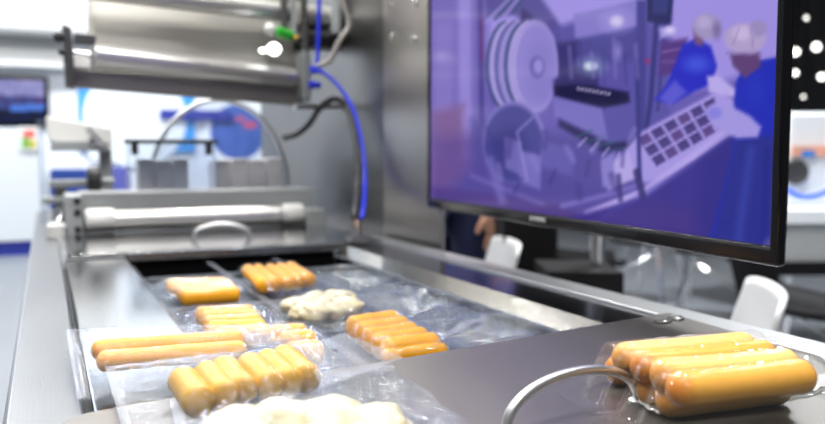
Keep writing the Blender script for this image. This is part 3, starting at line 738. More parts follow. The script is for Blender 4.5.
def line(pts, w, col, f=1.0, a=1.0):
    d = np.full(GU.shape, 1e9)
    for (x1, y1), (x2, y2) in zip(pts[:-1], pts[1:]):
        ex, ey = x2-x1, y2-y1; wx, wy = GU-x1, GV-y1
        t = np.clip((wx*ex+wy*ey)/(ex*ex+ey*ey+1e-9), 0, 1); d = np.minimum(d, np.hypot(wx-ex*t, wy-ey*t))
    blend(np.clip(0.5-(d-w/2)/(2*f), 0, 1)*a, col)
# walls and curtain
poly([(425, -260), (800, -260), (800, 60), (690, 90), (560, 60), (425, 60)], (172, 164, 238), 6)
poly([(425, -260), (486, -260), (486, 215), (425, 215)], (132, 124, 200), 5)
poly([(431, 20), (452, 20), (452, 120), (431, 120)], (150, 140, 212), 5)
poly([(455, -260), (468, -260), (470, 160), (457, 160)], (163, 155, 226), 3)
poly([(430, 112), (462, 104), (462, 190), (430, 186)], (138, 106, 158), 5, 0.8)
poly([(430, 140), (480, 130), (520, 215), (430, 205)], (112, 92, 166), 8, 0.7)
line([(478, -10), (480, 130)], 5, (92, 84, 160), 2)
line([(479, 15), (480, 60)], 2, (150, 70, 120), 1, .6)
# floor / lower machine clutter
poly([(470, 120), (600, 140), (640, 190), (560, 222), (430, 204), (470, 170)], (100, 93, 172), 7)
poly([(430, 186), (560, 205), (600, 228), (430, 207)], (98, 80, 156), 4)
# arm above the reel and the machine
poly([(480, -30), (520, -30), (560, 28), (552, 42), (512, 15), (484, 18)], (98, 94, 168), 3)
for k in range(4): line([(484+k*9, 22-k*3), (512+k*6, -6-k*3)], 3, (70, 92, 140) if k % 2 else (168, 164, 228), 1.2, .8)
poly([(520, 8), (560, 38), (560, 66), (545, 40), (518, 22)], (66, 62, 128), 2)
poly([(548, 30), (574, 20), (640, 0), (668, -20), (668, 120), (640, 150), (600, 145), (548, 92)], (104, 99, 180), 4)
poly([(571, 14), (650, -2), (652, 22), (573, 40)], (146, 141, 216), 2)
poly([(573, 40), (640, 28), (640, 60), (575, 66)], (84, 82, 160), 4, .8)
poly([(549, 44), (575, 40), (575, 80), (549, 74)], (62, 58, 126), 3, .9)
# reel with striped sleeves
poly([(500, 22), (533, 20), (533, 112), (500, 108), (488, 92), (484, 66), (488, 40)], (150, 146, 216), 2)
for k in range(7):
    cxk = 506+k*4.6
    line([(cxk-21*math.sin(w), 66+45*math.cos(w)) for w in [0.15+k2*2.84/10 for k2 in range(11)]], 2.6, ((58, 88, 122), (196, 190, 240), (96, 104, 160), (176, 170, 230))[k % 4], 1.0, 0.85)
ell(533, 66, 22.5, 46, (196, 190, 244), 1.5)
ell(534, 66, 21, 44, (158, 153, 222), 1.8)
ell(538, 70, 14, 36, (148, 143, 214), 5, .7)
ell(535, 67, 7.5, 11, (120, 116, 194), 1.5); ell(536, 66, 4.5, 7, (164, 160, 226), 1.5)
# lower reel
ell(512, 142, 31, 41, (150, 146, 214), 1.5); ell(511, 144, 29, 39, (84, 84, 162), 2); ell(508, 150, 18, 25, (74, 74, 150), 5)
poly([(503, 138), (519, 142), (519, 176), (503, 168)], (124, 120, 194), 2); poly([(516, 150), (540, 156), (538, 190), (518, 182)], (132, 128, 204), 2)
poly([(538, 140), (572, 150), (570, 176), (540, 168)], (112, 108, 188), 2.5); line([(525, 180), (515, 132), (530, 118)], 2, (170, 165, 230), 1.2, .7)
line([(488, 160), (500, 200)], 8, (146, 140, 214), 3, .6); line([(470, 176), (540, 204)], 4, (140, 134, 208), 2, .6)
# printing head and its box
poly([(551, 80), (572, 66), (596, 70), (596, 92), (552, 92)], (64, 60, 126), 2.5)
poly([(552, 86), (580, 84), (626, 92), (628, 108), (604, 112), (552, 96)], (34, 32, 84), 2)
for k in range(9): ell(576+k*3.8, 88.5+k*0.65, 1.5, 1.5, (206, 206, 236), .9, .9)
poly([(550, 96), (600, 108), (606, 141), (552, 116)], (134, 130, 206), 1.8)
poly([(600, 108), (640, 100), (626, 140), (606, 141)], (104, 100, 180), 1.8)
poly([(557, 119), (606, 143), (636, 140), (632, 150), (600, 152), (556, 126)], (50, 48, 108), 2.5)
for k in range(4): line([(572+k*12, 138+k*4), (590+k*11, 130+k*6)], 2, (70, 116, 140), 1, .7); line([(576+k*12, 146+k*5), (584+k*11, 138+k*5)], 2, (190, 186, 240), 1, .8)
ell(588, 66, 6, 4, (250, 252, 255), 2); ell(588, 66, 12, 8, (180, 220, 235), 6, .5)
ell(614, 21, 6, 5, (244, 242, 255), 2.5); ell(614, 21, 13, 10, (190, 186, 246), 7, .5); ell(615, 52, 4, 8, (170, 166, 232), 3, .7)
ell(640, 102, 3, 3, (168, 60, 120), 1.5, .0)
# uprights and the small dark monitor
poly([(634, 0), (644, 0), (642, 150), (634, 160)], (80, 78, 158), 2)
line([(654, 20), (648, 100), (640, 152)], 5, (64, 66, 140), 1.5); line([(662, 26), (655, 110)], 3, (74, 76, 150), 1.5)
poly([(645, -40), (674, -40), (668, 25), (644, 22)], (46, 50, 112), 1.5)
poly([(650, -10), (668, -10), (664, 14), (650, 13)], (64, 70, 138), 1.5)
poly([(656, 28), (672, 24), (672, 36), (658, 38)], (176, 172, 236), 2); ell(645, 61, 3, 3, (160, 60, 130), 1.5, .8); ell(667, 30, 5, 3, (225, 224, 255), 2)
# red crates at the far end
poly([(658, 42), (684, 38), (684, 72), (656, 76)], (98, 66, 146), 3); line([(660, 52), (684, 48)], 2, (158, 130, 196), 1, .6); line([(660, 62), (684, 60)], 2, (158, 130, 196), 1, .6)
# conveyor with trays
cv = [(633, 138), (654, 168), (727, 125), (712, 96)]
poly([(610, 164), (638, 132), (716, 90), (742, 108), (742, 126), (660, 178), (640, 184)], (178, 170, 238), 2)
def cq(s, t):
    (ax, ay), (bx, by), (cx_, cy_), (dx_, dy_) = cv
    return ((ax*(1-s)+bx*s)*(1-t)+(dx_*(1-s)+cx_*s)*t, (ay*(1-s)+by*s)*(1-t)+(dy_*(1-s)+cy_*s)*t)
for j in range(6):
    for i in range(3):
        t0, t1, a0, a1 = (j+.08)/6, (j+.86)/6, (i+.08)/3, (i+.86)/3
        poly([cq(a0, t0), cq(a1, t0), cq(a1, t1), cq(a0, t1)], (70, 62, 132) if (i+j) % 3 else (96, 76, 144), 1.3, .92)
        ell(*cq((a0+a1)/2+.03, (t0+t1)/2), 4, 2.4, (120, 96, 160), 1.5, .5)
poly([(600, 168), (626, 152), (634, 178), (606, 190)], (190, 184, 240), 2); poly([(598, 160), (612, 152), (610, 190), (600, 186)], (150, 146, 216), 2)
line([(634, 60), (637, 178)], 4, (70, 70, 146), 1.5)
line([(585, 214), (640, 192), (752, 112)], 7, (192, 184, 246), 1.8); line([(560, 206), (600, 196), (640, 184)], 5, (132, 126, 204), 2)
poly([(560, 220), (644, 197), (752, 119), (790, 100), (790, 270), (560, 232)], (74, 66, 158), 2.5)
poly([(560, 222), (650, 200), (690, 212), (770, 248), (560, 232)], (88, 70, 152), 8, .7)
line([(600, 218), (690, 164)], 3, (92, 86, 180), 3, .6)
poly([(700, 160), (735, 130), (728, 255), (690, 240)], (62, 58, 150), 8, .6)
for k in range(14):
    u_ = 485+k*11.3; v_ = 128+((k*37) % 60); line([(u_, v_), (u_+8-(k*5) % 17, v_+14)], 3+(k % 3)*2, ((70, 68, 140), (150, 146, 214), (84, 78, 152))[k % 3], 2, .55)
for k in range(8): line([(556+k*11, 34+(k*13) % 20), (558+k*11, 84-(k*7) % 14)], 2+(k % 2)*2, ((74, 70, 142), (140, 136, 206))[k % 2], 1.6, .5)
line([(634, 172), (640, 196)], 7, (60, 56, 122), 1.6, .8); line([(616, 176), (618, 200)], 5, (66, 62, 132), 1.6, .7)
# worker with back turned further off
poly([(652, 100), (664, 84), (680, 44), (694, 38), (708, 46), (714, 66), (708, 84), (690, 92), (670, 104)], (46, 52, 206), 2)
ell(694, 64, 12, 8, (84, 110, 236), 5, .8); poly([(656, 98), (672, 80), (684, 92), (668, 106)], (120, 118, 226), 2.5, .8)
poly([(704, 76), (716, 76), (736, 92), (734, 98), (706, 92)], (196, 190, 246), 2)
poly([(690, 28), (700, 30), (700, 46), (692, 44)], (130, 98, 140), 2); ell(704, 26, 14, 13, (172, 166, 208), 1.8); ell(701, 22, 7, 6, (200, 194, 232), 3, .7); ell(714, 30, 4, 8, (132, 120, 170), 2.5, .8)
# worker in front
poly([(731, 102), (733, 82), (741, 67), (756, 60), (790, 54), (790, 260), (700, 262), (720, 190), (730, 150)], (44, 58, 196), 2)
poly([(732, 138), (790, 134), (790, 270), (704, 262), (718, 200)], (56, 62, 158), 5)
line([(748, 150), (735, 240)], 8, (72, 92, 190), 4, .6); line([(764, 150), (760, 240)], 5, (40, 52, 150), 3, .6)
ell(752, 90, 8, 14, (52, 70, 208), 6, .6)
poly([(703, 108), (712, 102), (730, 107), (747, 116), (758, 127), (755, 137), (734, 138), (712, 129)], (176, 172, 238), 2.2); ell(712, 113, 7, 6, (150, 150, 236), 2)
poly([(727, 54), (756, 52), (758, 66), (742, 78), (730, 66)], (110, 80, 136), 2); ell(742, 38, 21, 15, (188, 178, 218), 1.8); ell(755, 28, 9, 8, (168, 160, 206), 2)
ell(739, 33, 9, 7, (212, 206, 240), 3, .8); line([(724, 53), (758, 54)], 2.5, (150, 138, 184), 1.2, .8); line([(730, 44), (736, 28)], 1.5, (150, 142, 190), 1, .6); line([(750, 48), (748, 30)], 1.5, (150, 142, 190), 1, .6)
poly([(762, 240), (772, 236), (772, 250), (760, 250)], (150, 130, 190), 3, .5)
# slightly darker, pinker tone over the whole picture
IMG[:] = (IMG/255.0)**1.16*255.0*np.array((1.0, 0.955, 0.975))
lin = IMG/255.0
lin = np.where(lin <= 0.04045, lin/12.92, ((lin+0.055)/1.055)**2.4)
m = MB(); m.grid(lambda s, t: tvp(S0+(S1-S0)*s, ZZ0+(ZZ1-ZZ0)*t, -0.004), NX, NY)
M['screen'] = vcol_emit('screen_picture', 'picture', 1.0, 0.03)
so = m.build('screen', M['screen'], tv, angle=3)
at = so.data.color_attributes.new('picture', 'FLOAT_COLOR', 'POINT')
flat = np.ones((lin.shape[0]*lin.shape[1], 4), dtype=np.float32); flat[:, :3] = lin.reshape(-1, 3)
at.data.foreach_set('color', flat.ravel())
def text_mesh(txt, size, name, mat, parent, mw):
    cu = D.curves.new(name, 'FONT'); cu.body = txt; cu.size = size; cu.extrude = 0.0006; cu.align_x = 'CENTER'; cu.space_character = 1.15
    t = D.objects.new(name+'_src', cu); COL.objects.link(t)
    dg = bpy.context.evaluated_depsgraph_get()
    me = D.meshes.new_from_object(t.evaluated_get(dg)); D.objects.remove(t)
    me.transform(mw); me.materials.clear(); me.materials.append(mat)
    me.transform(Matrix.Translation(-ORG[parent.name]))
    o = D.objects.new(name, me); COL.objects.link(o); o.parent = parent; ORG[o.name] = ORG[parent.name]
    return o
o3 = tvp(TW/2, 0.0075, 0.0008)
mw = Matrix(((te.x, 0, tn.x, o3.x), (te.y, 0, tn.y, o3.y), (te.z, 1, tn.z, o3.z), (0, 0, 0, 1)))
text_mesh('SAMSUNG', 0.0098, 'logo', M['letter'], bez, mw)
# stand behind it: black pedestal, chrome pole
st = thing('television_stand', (1.0, 1.3, FZ), 'black television stand with a chrome pole and low black box base', 'stand')
def wbox(m, u0, v0, u1, v1, d, depth):
    a, b_ = ond(u0, v0, d), ond(u1, v1, d)
    f = Vector((FV.x, FV.y, 0)).normalized()*depth
    A, B = Vector((a.x, a.y, b_.z)), Vector((b_.x, b_.y, b_.z)); zt = a.z-b_.z
    m.hexa([A, B, B+f, A+f], [q+Vector((0, 0, zt)) for q in (A, B, B+f, A+f)])
m = MB(); wbox(m, 548, 271, 622, 400, 2.2, 0.25); m.v = [Vector((p.x, p.y, FZ if p.z < -0.35 else p.z)) for p in m.v]
m.build('box_base', M['matteblack'], st, bevel=0.004)
p = ond(597, 271, 2.3); MB().cyl((p.x, p.y, p.z-0.005), (p.x, p.y, 0.36), 0.021, 24).build('pole', M['chrome'], st)
q = tvp(TW*0.5, 0.3, -0.076)
MB().tube([(p.x, p.y, 0.33), q], 0.022, 12).build('mount_arm', M['matteblack'], st)
m = MB(); wbox(m, 504, 190, 556, 400, 2.7, 0.3); m.v = [Vector((p.x, p.y, FZ if p.z < -0.3 else p.z)) for p in m.v]
tag(m.build('black_cabinet', M['matteblack'], bevel=0.006), 'tall matte black cabinet behind the television stand', 'cabinet')

# ================================================================== white booth at the back
cw = MB(); a = ond(-60, 126, 9.0); b_ = ond(41, 126, 9.0)
def wallpt(u, v, y): return ony(u, v, y)
yc = 9.6
a, b_ = ony(-140, 126, yc), ony(40, 126, yc)
ct = thing('reception_counter', (a.x, yc+0.3, FZ), 'plain white booth counter on a deep blue plinth beside the machine', 'counter')
MB().box((a.x, yc, FZ+0.16), (b_.x, yc+0.6, a.z)).build('body', M['counter'], ct, bevel=0.01)
MB().box((a.x+0.03, yc+0.04, FZ), (b_.x-0.03, yc+0.56, FZ+0.16)).build('plinth', M['deepblue'], ct)
q0, q1 = ony(20, 150, yc-0.02), ony(38, 127, yc-0.02)
lf = MB().box((q0.x, yc-0.03, q0.z), (q1.x, yc+0.002, q1.z)).build('leaflet_holder', M['white'], ct); lf['label'] = 'leaflet holder with red and green leaflets'
for k, (u0, v0, u1, v1, c) in enumerate(((22, 148, 29, 138, (0.15, 0.4, 0.05, 1)), (29, 148, 36, 140, (0.5, 0.45, 0.05, 1)), (23, 138, 35, 130, (0.6, 0.12, 0.10, 1)))):
    p0, p1 = ony(u0, v0, yc-0.03), ony(u1, v1, yc-0.03)
    MB().box((p0.x, yc-0.034, p0.z), (p1.x, yc-0.0305, p1.z)).build('leaflet', pbr('leaflet_print', c, 0.5, vary=0.3, bscale=9), lf)
# screen on the booth wall
yw = 10.55
q0, q1 = ony(-30, 126, yw), ony(48, 77, yw)
bsn = thing('booth_screen', ((q0.x+q1.x)/2, yw, q0.z), 'dark wall screen with purple and blue picture on the white booth wall', 'screen')
MB().box((q0.x, yw-0.02, q0.z), (q1.x, yw+0.04, q1.z)).build('casing', M['gloss'], bsn, bevel=0.01)
m = MB(); bw, bh = 60, 36
m.grid(lambda s, t: (q0.x+0.05+(q1.x-q0.x-0.1)*s, yw-0.025, q0.z+0.05+(q1.z-q0.z-0.1)*t), bw, bh)
so = m.build('picture', vcol_emit('booth_picture', 'picture', 1.0, 0.02), bsn, angle=3)
at = so.data.color_attributes.new('picture', 'FLOAT_COLOR', 'POINT'); cols = []
for j in range(bh+1):
    for i in range(bw+1):
        s, t = i/bw, j/bh; n = noise.noise((s*9, t*7, 2)); n2 = noise.noise((s*5+9, t*9, 5))
        if t > 0.62: c = (0.30+0.15*n, 0.30+0.1*n, 0.62+0.15*n)
        elif t > 0.30: c = (0.06+0.10*max(0, n2), 0.06+0.10*max(0, n), 0.22+0.25*max(0, n))
        else: c = (0.015, 0.02, 0.05+0.1*max(0, n))
        if abs(t-0.36-0.12*s+0.1) < 0.07 and s > 0.5: c = (0.10, 0.25, 0.85)
        cols += [c[0], c[1], c[2], 1]
at.data.foreach_set('color', cols)
# light box header and shelf line
q0, q1 = ony(-80, 23, 9.9), ony(108, -40, 9.9)
lb = thing('light_box', ((q0.x+q1.x)/2, 9.9, q0.z), 'glowing white light box along the top of the booth wall', 'light box')
MB().box((q0.x, 9.95, q0.z), (q1.x, 10.599, q1.z)).build('casing', M['white'], lb)
MB().box((q0.x+0.02, 9.93, q0.z+0.02), (q1.x-0.02, 9.949, q1.z-0.02)).build('diffuser', M['lightbox'], lb)
q0, q1 = ony(-80, 62, 10.3), ony(80, 52, 10.3)
tag(MB().box((q0.x, 10.3, q0.z), (q1.x, 10.59, q1.z)).build('wall_ledge', M['white'], bevel=0.01), 'white ledge on the booth wall above the dark screen', 'ledge')
# blue poster with a white disc
def poster(u0, v0, u1, v1, label, discs, base, name='poster'):
    q0, q1 = ony(u0, v1, yw), ony(u1, v0, yw)
    t = thing(name, ((q0.x+q1.x)/2, yw, q0.z), label, 'poster', 'booth posters')
    MB().box((q0.x, yw, q0.z), (q1.x, yw+0.0495, q1.z)).build('board', base, t)
    for u, v, r, mat, asp in discs:
        c = ony(u, v, yw); R = r*c.y/ FPX*1.1
        MB().prism([(c.x+R*math.cos(w), yw-0.004-0.001*len(t.children), c.z+R*asp*math.sin(w)) for w in [2*math.pi*k/40 for k in range(40)]], (0, 0.004, 0)).build('printed_disc', mat, t)
    return t
cy = pbr('cyan_print', (0.04, 0.30, 0.72, 1), 0.4, vary=0.15, bscale=3)
wp = pbr('white_print', (0.80, 0.86, 0.92, 1), 0.4, vary=0.02)
poster(80, 80, 194, 152, 'blue booth poster with a large pale disc above the printer head', [(136, 118, 42, wp, 1.0), (105, 150, 14, wp, .8)], cy)
gl = pbr('globe_print', (0.05, 0.12, 0.45, 1), 0.4, vary=0.35, bscale=5); rd = pbr('red_print', (0.55, 0.10, 0.22, 1), 0.4, vary=0.2)
poster(206, 96, 300, 168, 'white booth poster with blue globe and red marks seen through the hoop', [(238, 132, 25, gl, 1.0), (250, 125, 7, rd, .5), (240, 119, 5, rd, .5)], wp)
q0, q1 = ony(160, 119, yw-0.06), ony(232, 111, yw-0.06)
tag(MB().box((q0.x, yw-0.08, q0.z), (q1.x, yw-0.05, q1.z)).build('blue_trim_board', M['deepblue']), 'narrow blue board between the two booth posters', 'board')
# navy chair by the booth
def office_chair(label, loc, rz, mat, scale=1.0):
    t = thing('office_chair', loc, label, 'chair', 'booth chairs')
    x, y, z = loc
    m = MB(); m.box((x-0.24, y-0.22, z+0.42), (x+0.24, y+0.24, z+0.50)); m.build('seat', mat, t, bevel=0.03)
    m = MB(); m.hexa([(x-0.22, y+0.20, z+0.50), (x+0.22, y+0.20, z+0.50), (x+0.22, y+0.26, z+0.50), (x-0.22, y+0.26, z+0.50)], [(x-0.20, y+0.28, z+0.98), (x+0.20, y+0.28, z+0.98), (x+0.20, y+0.33, z+0.98), (x-0.20, y+0.33, z+0.98)])
    m.build('backrest', mat, t, bevel=0.03)
    MB().cyl((x, y, z+0.08), (x, y, z+0.42), 0.03, 12).build('gas_post', M['black'], t)
    for k in range(5):
        w = 2*math.pi*k/5; MB().tube([(x, y, z+0.09), (x+0.28*math.cos(w), y+0.28*math.sin(w), z+0.05)], [0.025, 0.018], 8).build('leg', M['black'], t)
        MB().ball((x+0.28*math.cos(w), y+0.28*math.sin(w), z+0.03), 0.03, 10, 8).build('caster', M['black'], t)
    return t
q = ony(77, 190, 7.2); office_chair('navy office chair standing behind the printer head', (q.x, 7.2, FZ), 0, M['navy'])
q = ony(112, 190, 8.6); office_chair('bright blue office chair standing behind the clear guard post', (q.x, 8.6, FZ), 0, M['deepblue'])

# ================================================================== hall on the TV side
# wire-legged white chair
def shell_chair(label, shell):
    t = thing('shell_chair', (0, 0, FZ), label, 'chair', 'white shell chairs')
    z = FZ
    def seat(s, v):
        x = (s-0.5)*0.46*(1-0.12*max(0, v-0.5)); y = -0.22+v*0.44
        return (x, y, z+0.45+0.05*(2*s-1)**4+0.02*(1-math.cos(v*2))-0.015*math.sin(math.pi*v))
    MB().grid(seat, 16, 16).build('seat', shell, t, solid=0.012, angle=3)
    def back(s, v):
        a = (s-0.5)*1.1; R = 0.42
        wd = 1-0.10*v**3
        return (math.sin(a*wd)*R, 0.215-(1-math.cos(a))*R*0.55+0.10*v, z+0.46+v*0.36-0.014*(2*s-1)**6*v)
    MB().grid(back, 20, 16).build('backrest', shell, t, solid=0.012, angle=3)
    for sx in (-1, 1):
        for sy in (-1, 1):
            MB().tube([(sx*0.13, sy*0.12, z+0.435), (sx*0.22, sy*0.22, z)], 0.011, 8).build('leg', M['chrome'], t)
    for sx in (-1, 1):
        MB().tube([(sx*0.175, -0.165, z+0.22), (sx*0.135, 0.135, z+0.42)], 0.005, 6).build('brace', M['chrome'], t)
        MB().tube([(-0.175, sx*0.165, z+0.22), (0.135, sx*0.135, z+0.42)], 0.005, 6).build('brace', M['chrome'], t)
    return t
proto = shell_chair('white shell chair with its back close to the machine edge, beside the thick sausages', M['chairwhite'])
q = ond(744, 303, 1.71); th = math.radians(230)
proto.location = (q.x+math.sin(th)*0.25, q.y-math.cos(th)*0.25, 0); proto.rotation_euler.z = th
q = ond(494, 247, 2.62); th = math.radians(250); c = copy_tree(proto); c.location = (q.x+math.sin(th)*0.25, q.y-math.cos(th)*0.25, 0); c.rotation_euler.z = th; c['label'] = 'white shell chair with curved back between the person in navy and the black cabinet'
bproto = shell_chair('black shell chair with chrome wire legs seen under the middle of the television', M['matteblack'])
bproto.location = (2.95, 3.9, 0); bproto.rotation_euler.z = math.radians(60)
for (u, d), a, lab in (((650, 5.9), 200, 'black shell chair with chrome wire legs between the black box base and the white chair'),
                       ((712, 5.3), 130, 'black shell chair with chrome wire legs behind the white chair, beside the meeting table'),
                       ((810, 3.3), 20, 'black shell chair with chrome wire legs in front of the display counter')):
    c = copy_tree(bproto); q = ond(u, 300, d); c.location = (q.x, q.y, 0); c.rotation_euler.z = math.radians(a); c['label'] = lab
# dark tables
def table(name, loc, sx, sy, h, label, top):
    x, y = loc; t = thing(name, (x, y, FZ), label, 'table', 'hall tables')
    MB().box((x-sx, y-sy, FZ+h-0.03), (x+sx, y+sy, FZ+h)).build('tabletop', top, t, bevel=0.005)
    for a in (-1, 1):
        for b2 in (-1, 1):
            MB().tube([(x+a*sx*0.85, y+b2*sy*0.8, FZ+h-0.03), (x+a*sx*0.95, y+b2*sy*0.9, FZ)], 0.014, 10).build('leg', M['chrome'], t)
    return t
table('meeting_table', (4.9, 4.3), 0.45, 0.30, 0.73, 'black meeting table with chrome legs among the white shell chairs', M['matteblack'])
# side counter at the picture edge with products
dco = 4.2
a, b_ = ond(772, 214, dco), ond(900, 224, dco)
f2 = Vector((FV.x, FV.y, 0)).normalized()
sc2 = thing('display_counter', (a.x, a.y, FZ), 'white-topped grey display counter beside the television edge', 'counter')
def strip3(m, u0, u1, vt, vb, d, depth):
    A, B = ond(u0, vt, d), ond(u1, vt, d); zl = ond((u0+u1)/2, vb, d).z; z1 = A.z
    A = Vector((A.x, A.y, zl)); B = Vector((B.x, B.y, zl)); f = f2*depth
    m.hexa([A, B, B+f, A+f], [q+Vector((0, 0, z1-zl)) for q in (A, B, B+f, A+f)])
    return m
strip3(MB(), 768, 910, 210, 224, dco, 0.7).build('worktop', M['counter'], sc2, bevel=0.004)
strip3(MB(), 772, 910, 224.3, 262, dco+0.04, 0.6).build('front_panel', M['grey'], sc2)
strip3(MB(), 772, 910, 262.3, 276, dco+0.02, 0.62).build('base_rail', M['matteblack'], sc2, bevel=0.004)
for u_, d_ in ((776, dco+0.08), (905, dco+0.08), (790, dco+0.55), (915, dco+0.55)):
    p = ond(u_, 275, d_); MB().cyl((p.x, p.y, FZ), (p.x, p.y, p.z), 0.02, 12).build('leg', M['chrome'], sc2)
dm = thing('display_machine', ond(810, 205, dco+0.2), 'white display machine with a printed colour band on the counter', 'machine')
strip3(MB(), 788, 850, 112, 209.5, dco+0.25, 0.4).build('casing', M['counter'], dm, bevel=0.02)
strip3(MB(), 793, 850, 146, 156, dco+0.23, 0.02).build('colour_band', pbr('colour_band', (0.7, 0.35, 0.25, 1), 0.4, vary=0.3, bscale=8), dm)
strip3(MB(), 803, 815, 151, 157, dco+0.215, 0.015).build('blue_patch', M['blue'], dm)
p = ond(796, 172, dco+0.22); MB().lathe(p, -f2, [(-0.02, 0.07), (0.01, 0.07), (0.01, 0.045), (0.0, 0.04), (0.0, 0)], 24).build('round_port', M['dark'], dm)
arcn = [ond(u, v, dco+0.1) for u, v in ((788, 190), (796, 195), (806, 197), (816, 196), (830, 190), (845, 180))]
tag(MB().tube(spline(arcn, 8), 0.012, 10).build('neon_tube', M['neon']), 'glowing blue neon tube curving along the white display machine', 'light')
# hall lamps far away under the black ceiling
for k, (u, v, r) in enumerate(((795, 52, 0.04), (816, 47, 0.045), (795, 73, 0.03), (821, 77, 0.04), (834, 60, 0.03), (806, 18, 0.02), (803, 97, 0.018))):
    dd = 9.0+k*0.4; p = ond(u, v, dd)
    t = thing('spotlight', p, 'round glowing spotlight under the black ceiling, %s from the top beside the television' % ['second', 'third', 'fifth', 'sixth', 'fourth', 'first', 'seventh'][k], 'lamp', 'ceiling spotlights')
    MB().lathe(p, FV, [(0.0, r*1.05), (0.12, r*1.05), (0.16, r*0.6), (0.16, 0)], 20).build('housing', M['black'], t)
    MB().lathe(p, -FV, [(0.0, r), (0.02, r), (0.03, r*0.7), (0.03, 0)], 20).build('lens', M['lamp'], t)
    MB().cyl(p+FV*0.1, Vector((p.x+FV.x*0.1, p.y+FV.y*0.1, 6.3-Z0)), 0.012, 8).build('drop_rod', M['black'], t)

# ------------------------------------------------------------------ the standing person in navy, mostly hidden by the television
def person(base, rz):
    t = thing('person', base, 'person in navy top and dark blue trousers standing behind the machine beside a white chair', 'person')
    z0 = base[2]
    J = {'pel': (0, 0, .95), 'belly': (0, .005, 1.08), 'chest': (0, 0, 1.27), 'upper': (0, .01, 1.40), 'neck': (0, .0, 1.50), 'headb': (0, -.012, 1.58), 'head': (0, -.015, 1.66), 'crown': (0, -.008, 1.73)}
    R_ = {'pel': .155, 'belly': .145, 'chest': .155, 'upper': .12, 'neck': .055, 'headb': .070, 'head': .088, 'crown': .065}
    E_ = [('pel', 'belly'), ('belly', 'chest'), ('chest', 'upper'), ('upper', 'neck'), ('neck', 'headb'), ('headb', 'head'), ('head', 'crown')]
    for sgn, n in ((-1, 'l'), (1, 'r')):
        for nm, pos, r, par in (('sh', (sgn*.17, .01, 1.41), .065, 'upper'), ('el', (sgn*.25, .02, 1.13), .047, 'sh'), ('wr', (sgn*.26, -.05, .90), .032, 'el'), ('pm', (sgn*.262, -.065, .84), .036, 'wr'),
                                ('hip', (sgn*.09, 0, .90), .095, 'pel'), ('kn', (sgn*.10, -.01, .50), .062, 'hip'), ('an', (sgn*.105, .01, .10), .042, 'kn'), ('toe', (sgn*.11, -.14, .035), .035, 'an')):
            J[nm+n] = pos; R_[nm+n] = r; E_.append(((par+n) if (par+n) in J else par, nm+n))
        for f, (dx2, ln, cr) in enumerate(((-.018, .075, .012), (-.006, .085, .012), (.006, .080, .012), (.018, .062, .014))):
            k1, k2 = 'f%d%s' % (f, n), 'g%d%s' % (f, n)
            J[k1] = (sgn*.262, -.065+dx2, .84-.03-ln*0.45); J[k2] = (sgn*.250, -.065+dx2, .84-.03-ln)
            R_[k1] = .010; R_[k2] = .008; E_ += [('pm'+n, k1), (k1, k2)]
        J['t1'+n] = (sgn*.245, -.105, .83); J['t2'+n] = (sgn*.238, -.115, .795); R_['t1'+n] = .012; R_['t2'+n] = .010; E_ += [('pm'+n, 't1'+n), ('t1'+n, 't2'+n)]
    names = list(J); idx = {n: i for i, n in enumerate(names)}
    co, si = math.cos(rz), math.sin(rz)
    def W(p): return Vector((p[0]*co-p[1]*si, p[0]*si+p[1]*co, p[2]))
    def skin_obj(name, sel, mat, grow, cut=None, parent=t):
        me = D.meshes.new(name)
        ids = {n: i for i, n in enumerate(sel)}
        me.from_pydata([tuple(W(J[n])) for n in sel], [(ids[a], ids[b2]) for a, b2 in E_ if a in ids and b2 in ids], [])
        o = D.objects.new(name, me); COL.objects.link(o); o.parent = parent; ORG[o.name] = ORG[t.name]
        me.materials.append(mat)
        md = o.modifiers.new('skin', 'SKIN'); md.use_smooth_shade = True
        for i, n in enumerate(sel):
            sv = me.skin_vertices[0].data[i]
            r = R_[n]+grow; sv.radius = (r, r*(0.72 if n in ('pel', 'belly', 'chest', 'upper') else 1)); sv.use_root = (i == 0)
        sd = o.modifiers.new('smooth', 'SUBSURF'); sd.levels = 2; sd.render_levels = 2
        return o
    body = skin_obj('body', names, M['skin'], 0.0)
    skin_obj('top', ['pel', 'belly', 'chest', 'upper']+[k+n for n in 'lr' for k in ('sh', 'el')], M['navy'], 0.014)
    skin_obj('trousers', ['pel']+[k+n for n in 'lr' for k in ('hip', 'kn', 'an')], M['trousers'], 0.012)
    hd = Vector((0, -.015, 1.66))
    b = MB(); b.ball(ORG[t.name]+W((0, .006, 1.685)), (0.098, 0.104, 0.085), 24, 14); b.build('hair', M['hair'], t)
    for sgn in (-1, 1):
        MB().ball(ORG[t.name]+W((sgn*.032, -.098, 1.645)), 0.011, 12, 8).build('eye', M['eye'], t)
        MB().ball(ORG[t.name]+W((sgn*.09, .0, 1.635)), (0.012, 0.02, 0.03), 12, 8).build('ear', M['skin'], t)
        MB().ball(ORG[t.name]+W((sgn*.108, -.07, .045)), (0.05, 0.12, 0.045), 16, 10).build('shoe', M['black'], t)
    MB().ball(ORG[t.name]+W((0, -.108, 1.615)), (0.013, 0.018, 0.022), 12, 8).build('nose', M['skin'], t)
    MB().ball(ORG[t.name]+W((0, -.094, 1.575)), (0.022, 0.010, 0.006), 12, 8).build('mouth', pbr('lips', (0.4, 0.14, 0.12, 1), 0.5, vary=0.02), t)
    return t
q = ond(458, 245, 3.3)
person((q.x, q.y, FZ), -YAW-0.9)

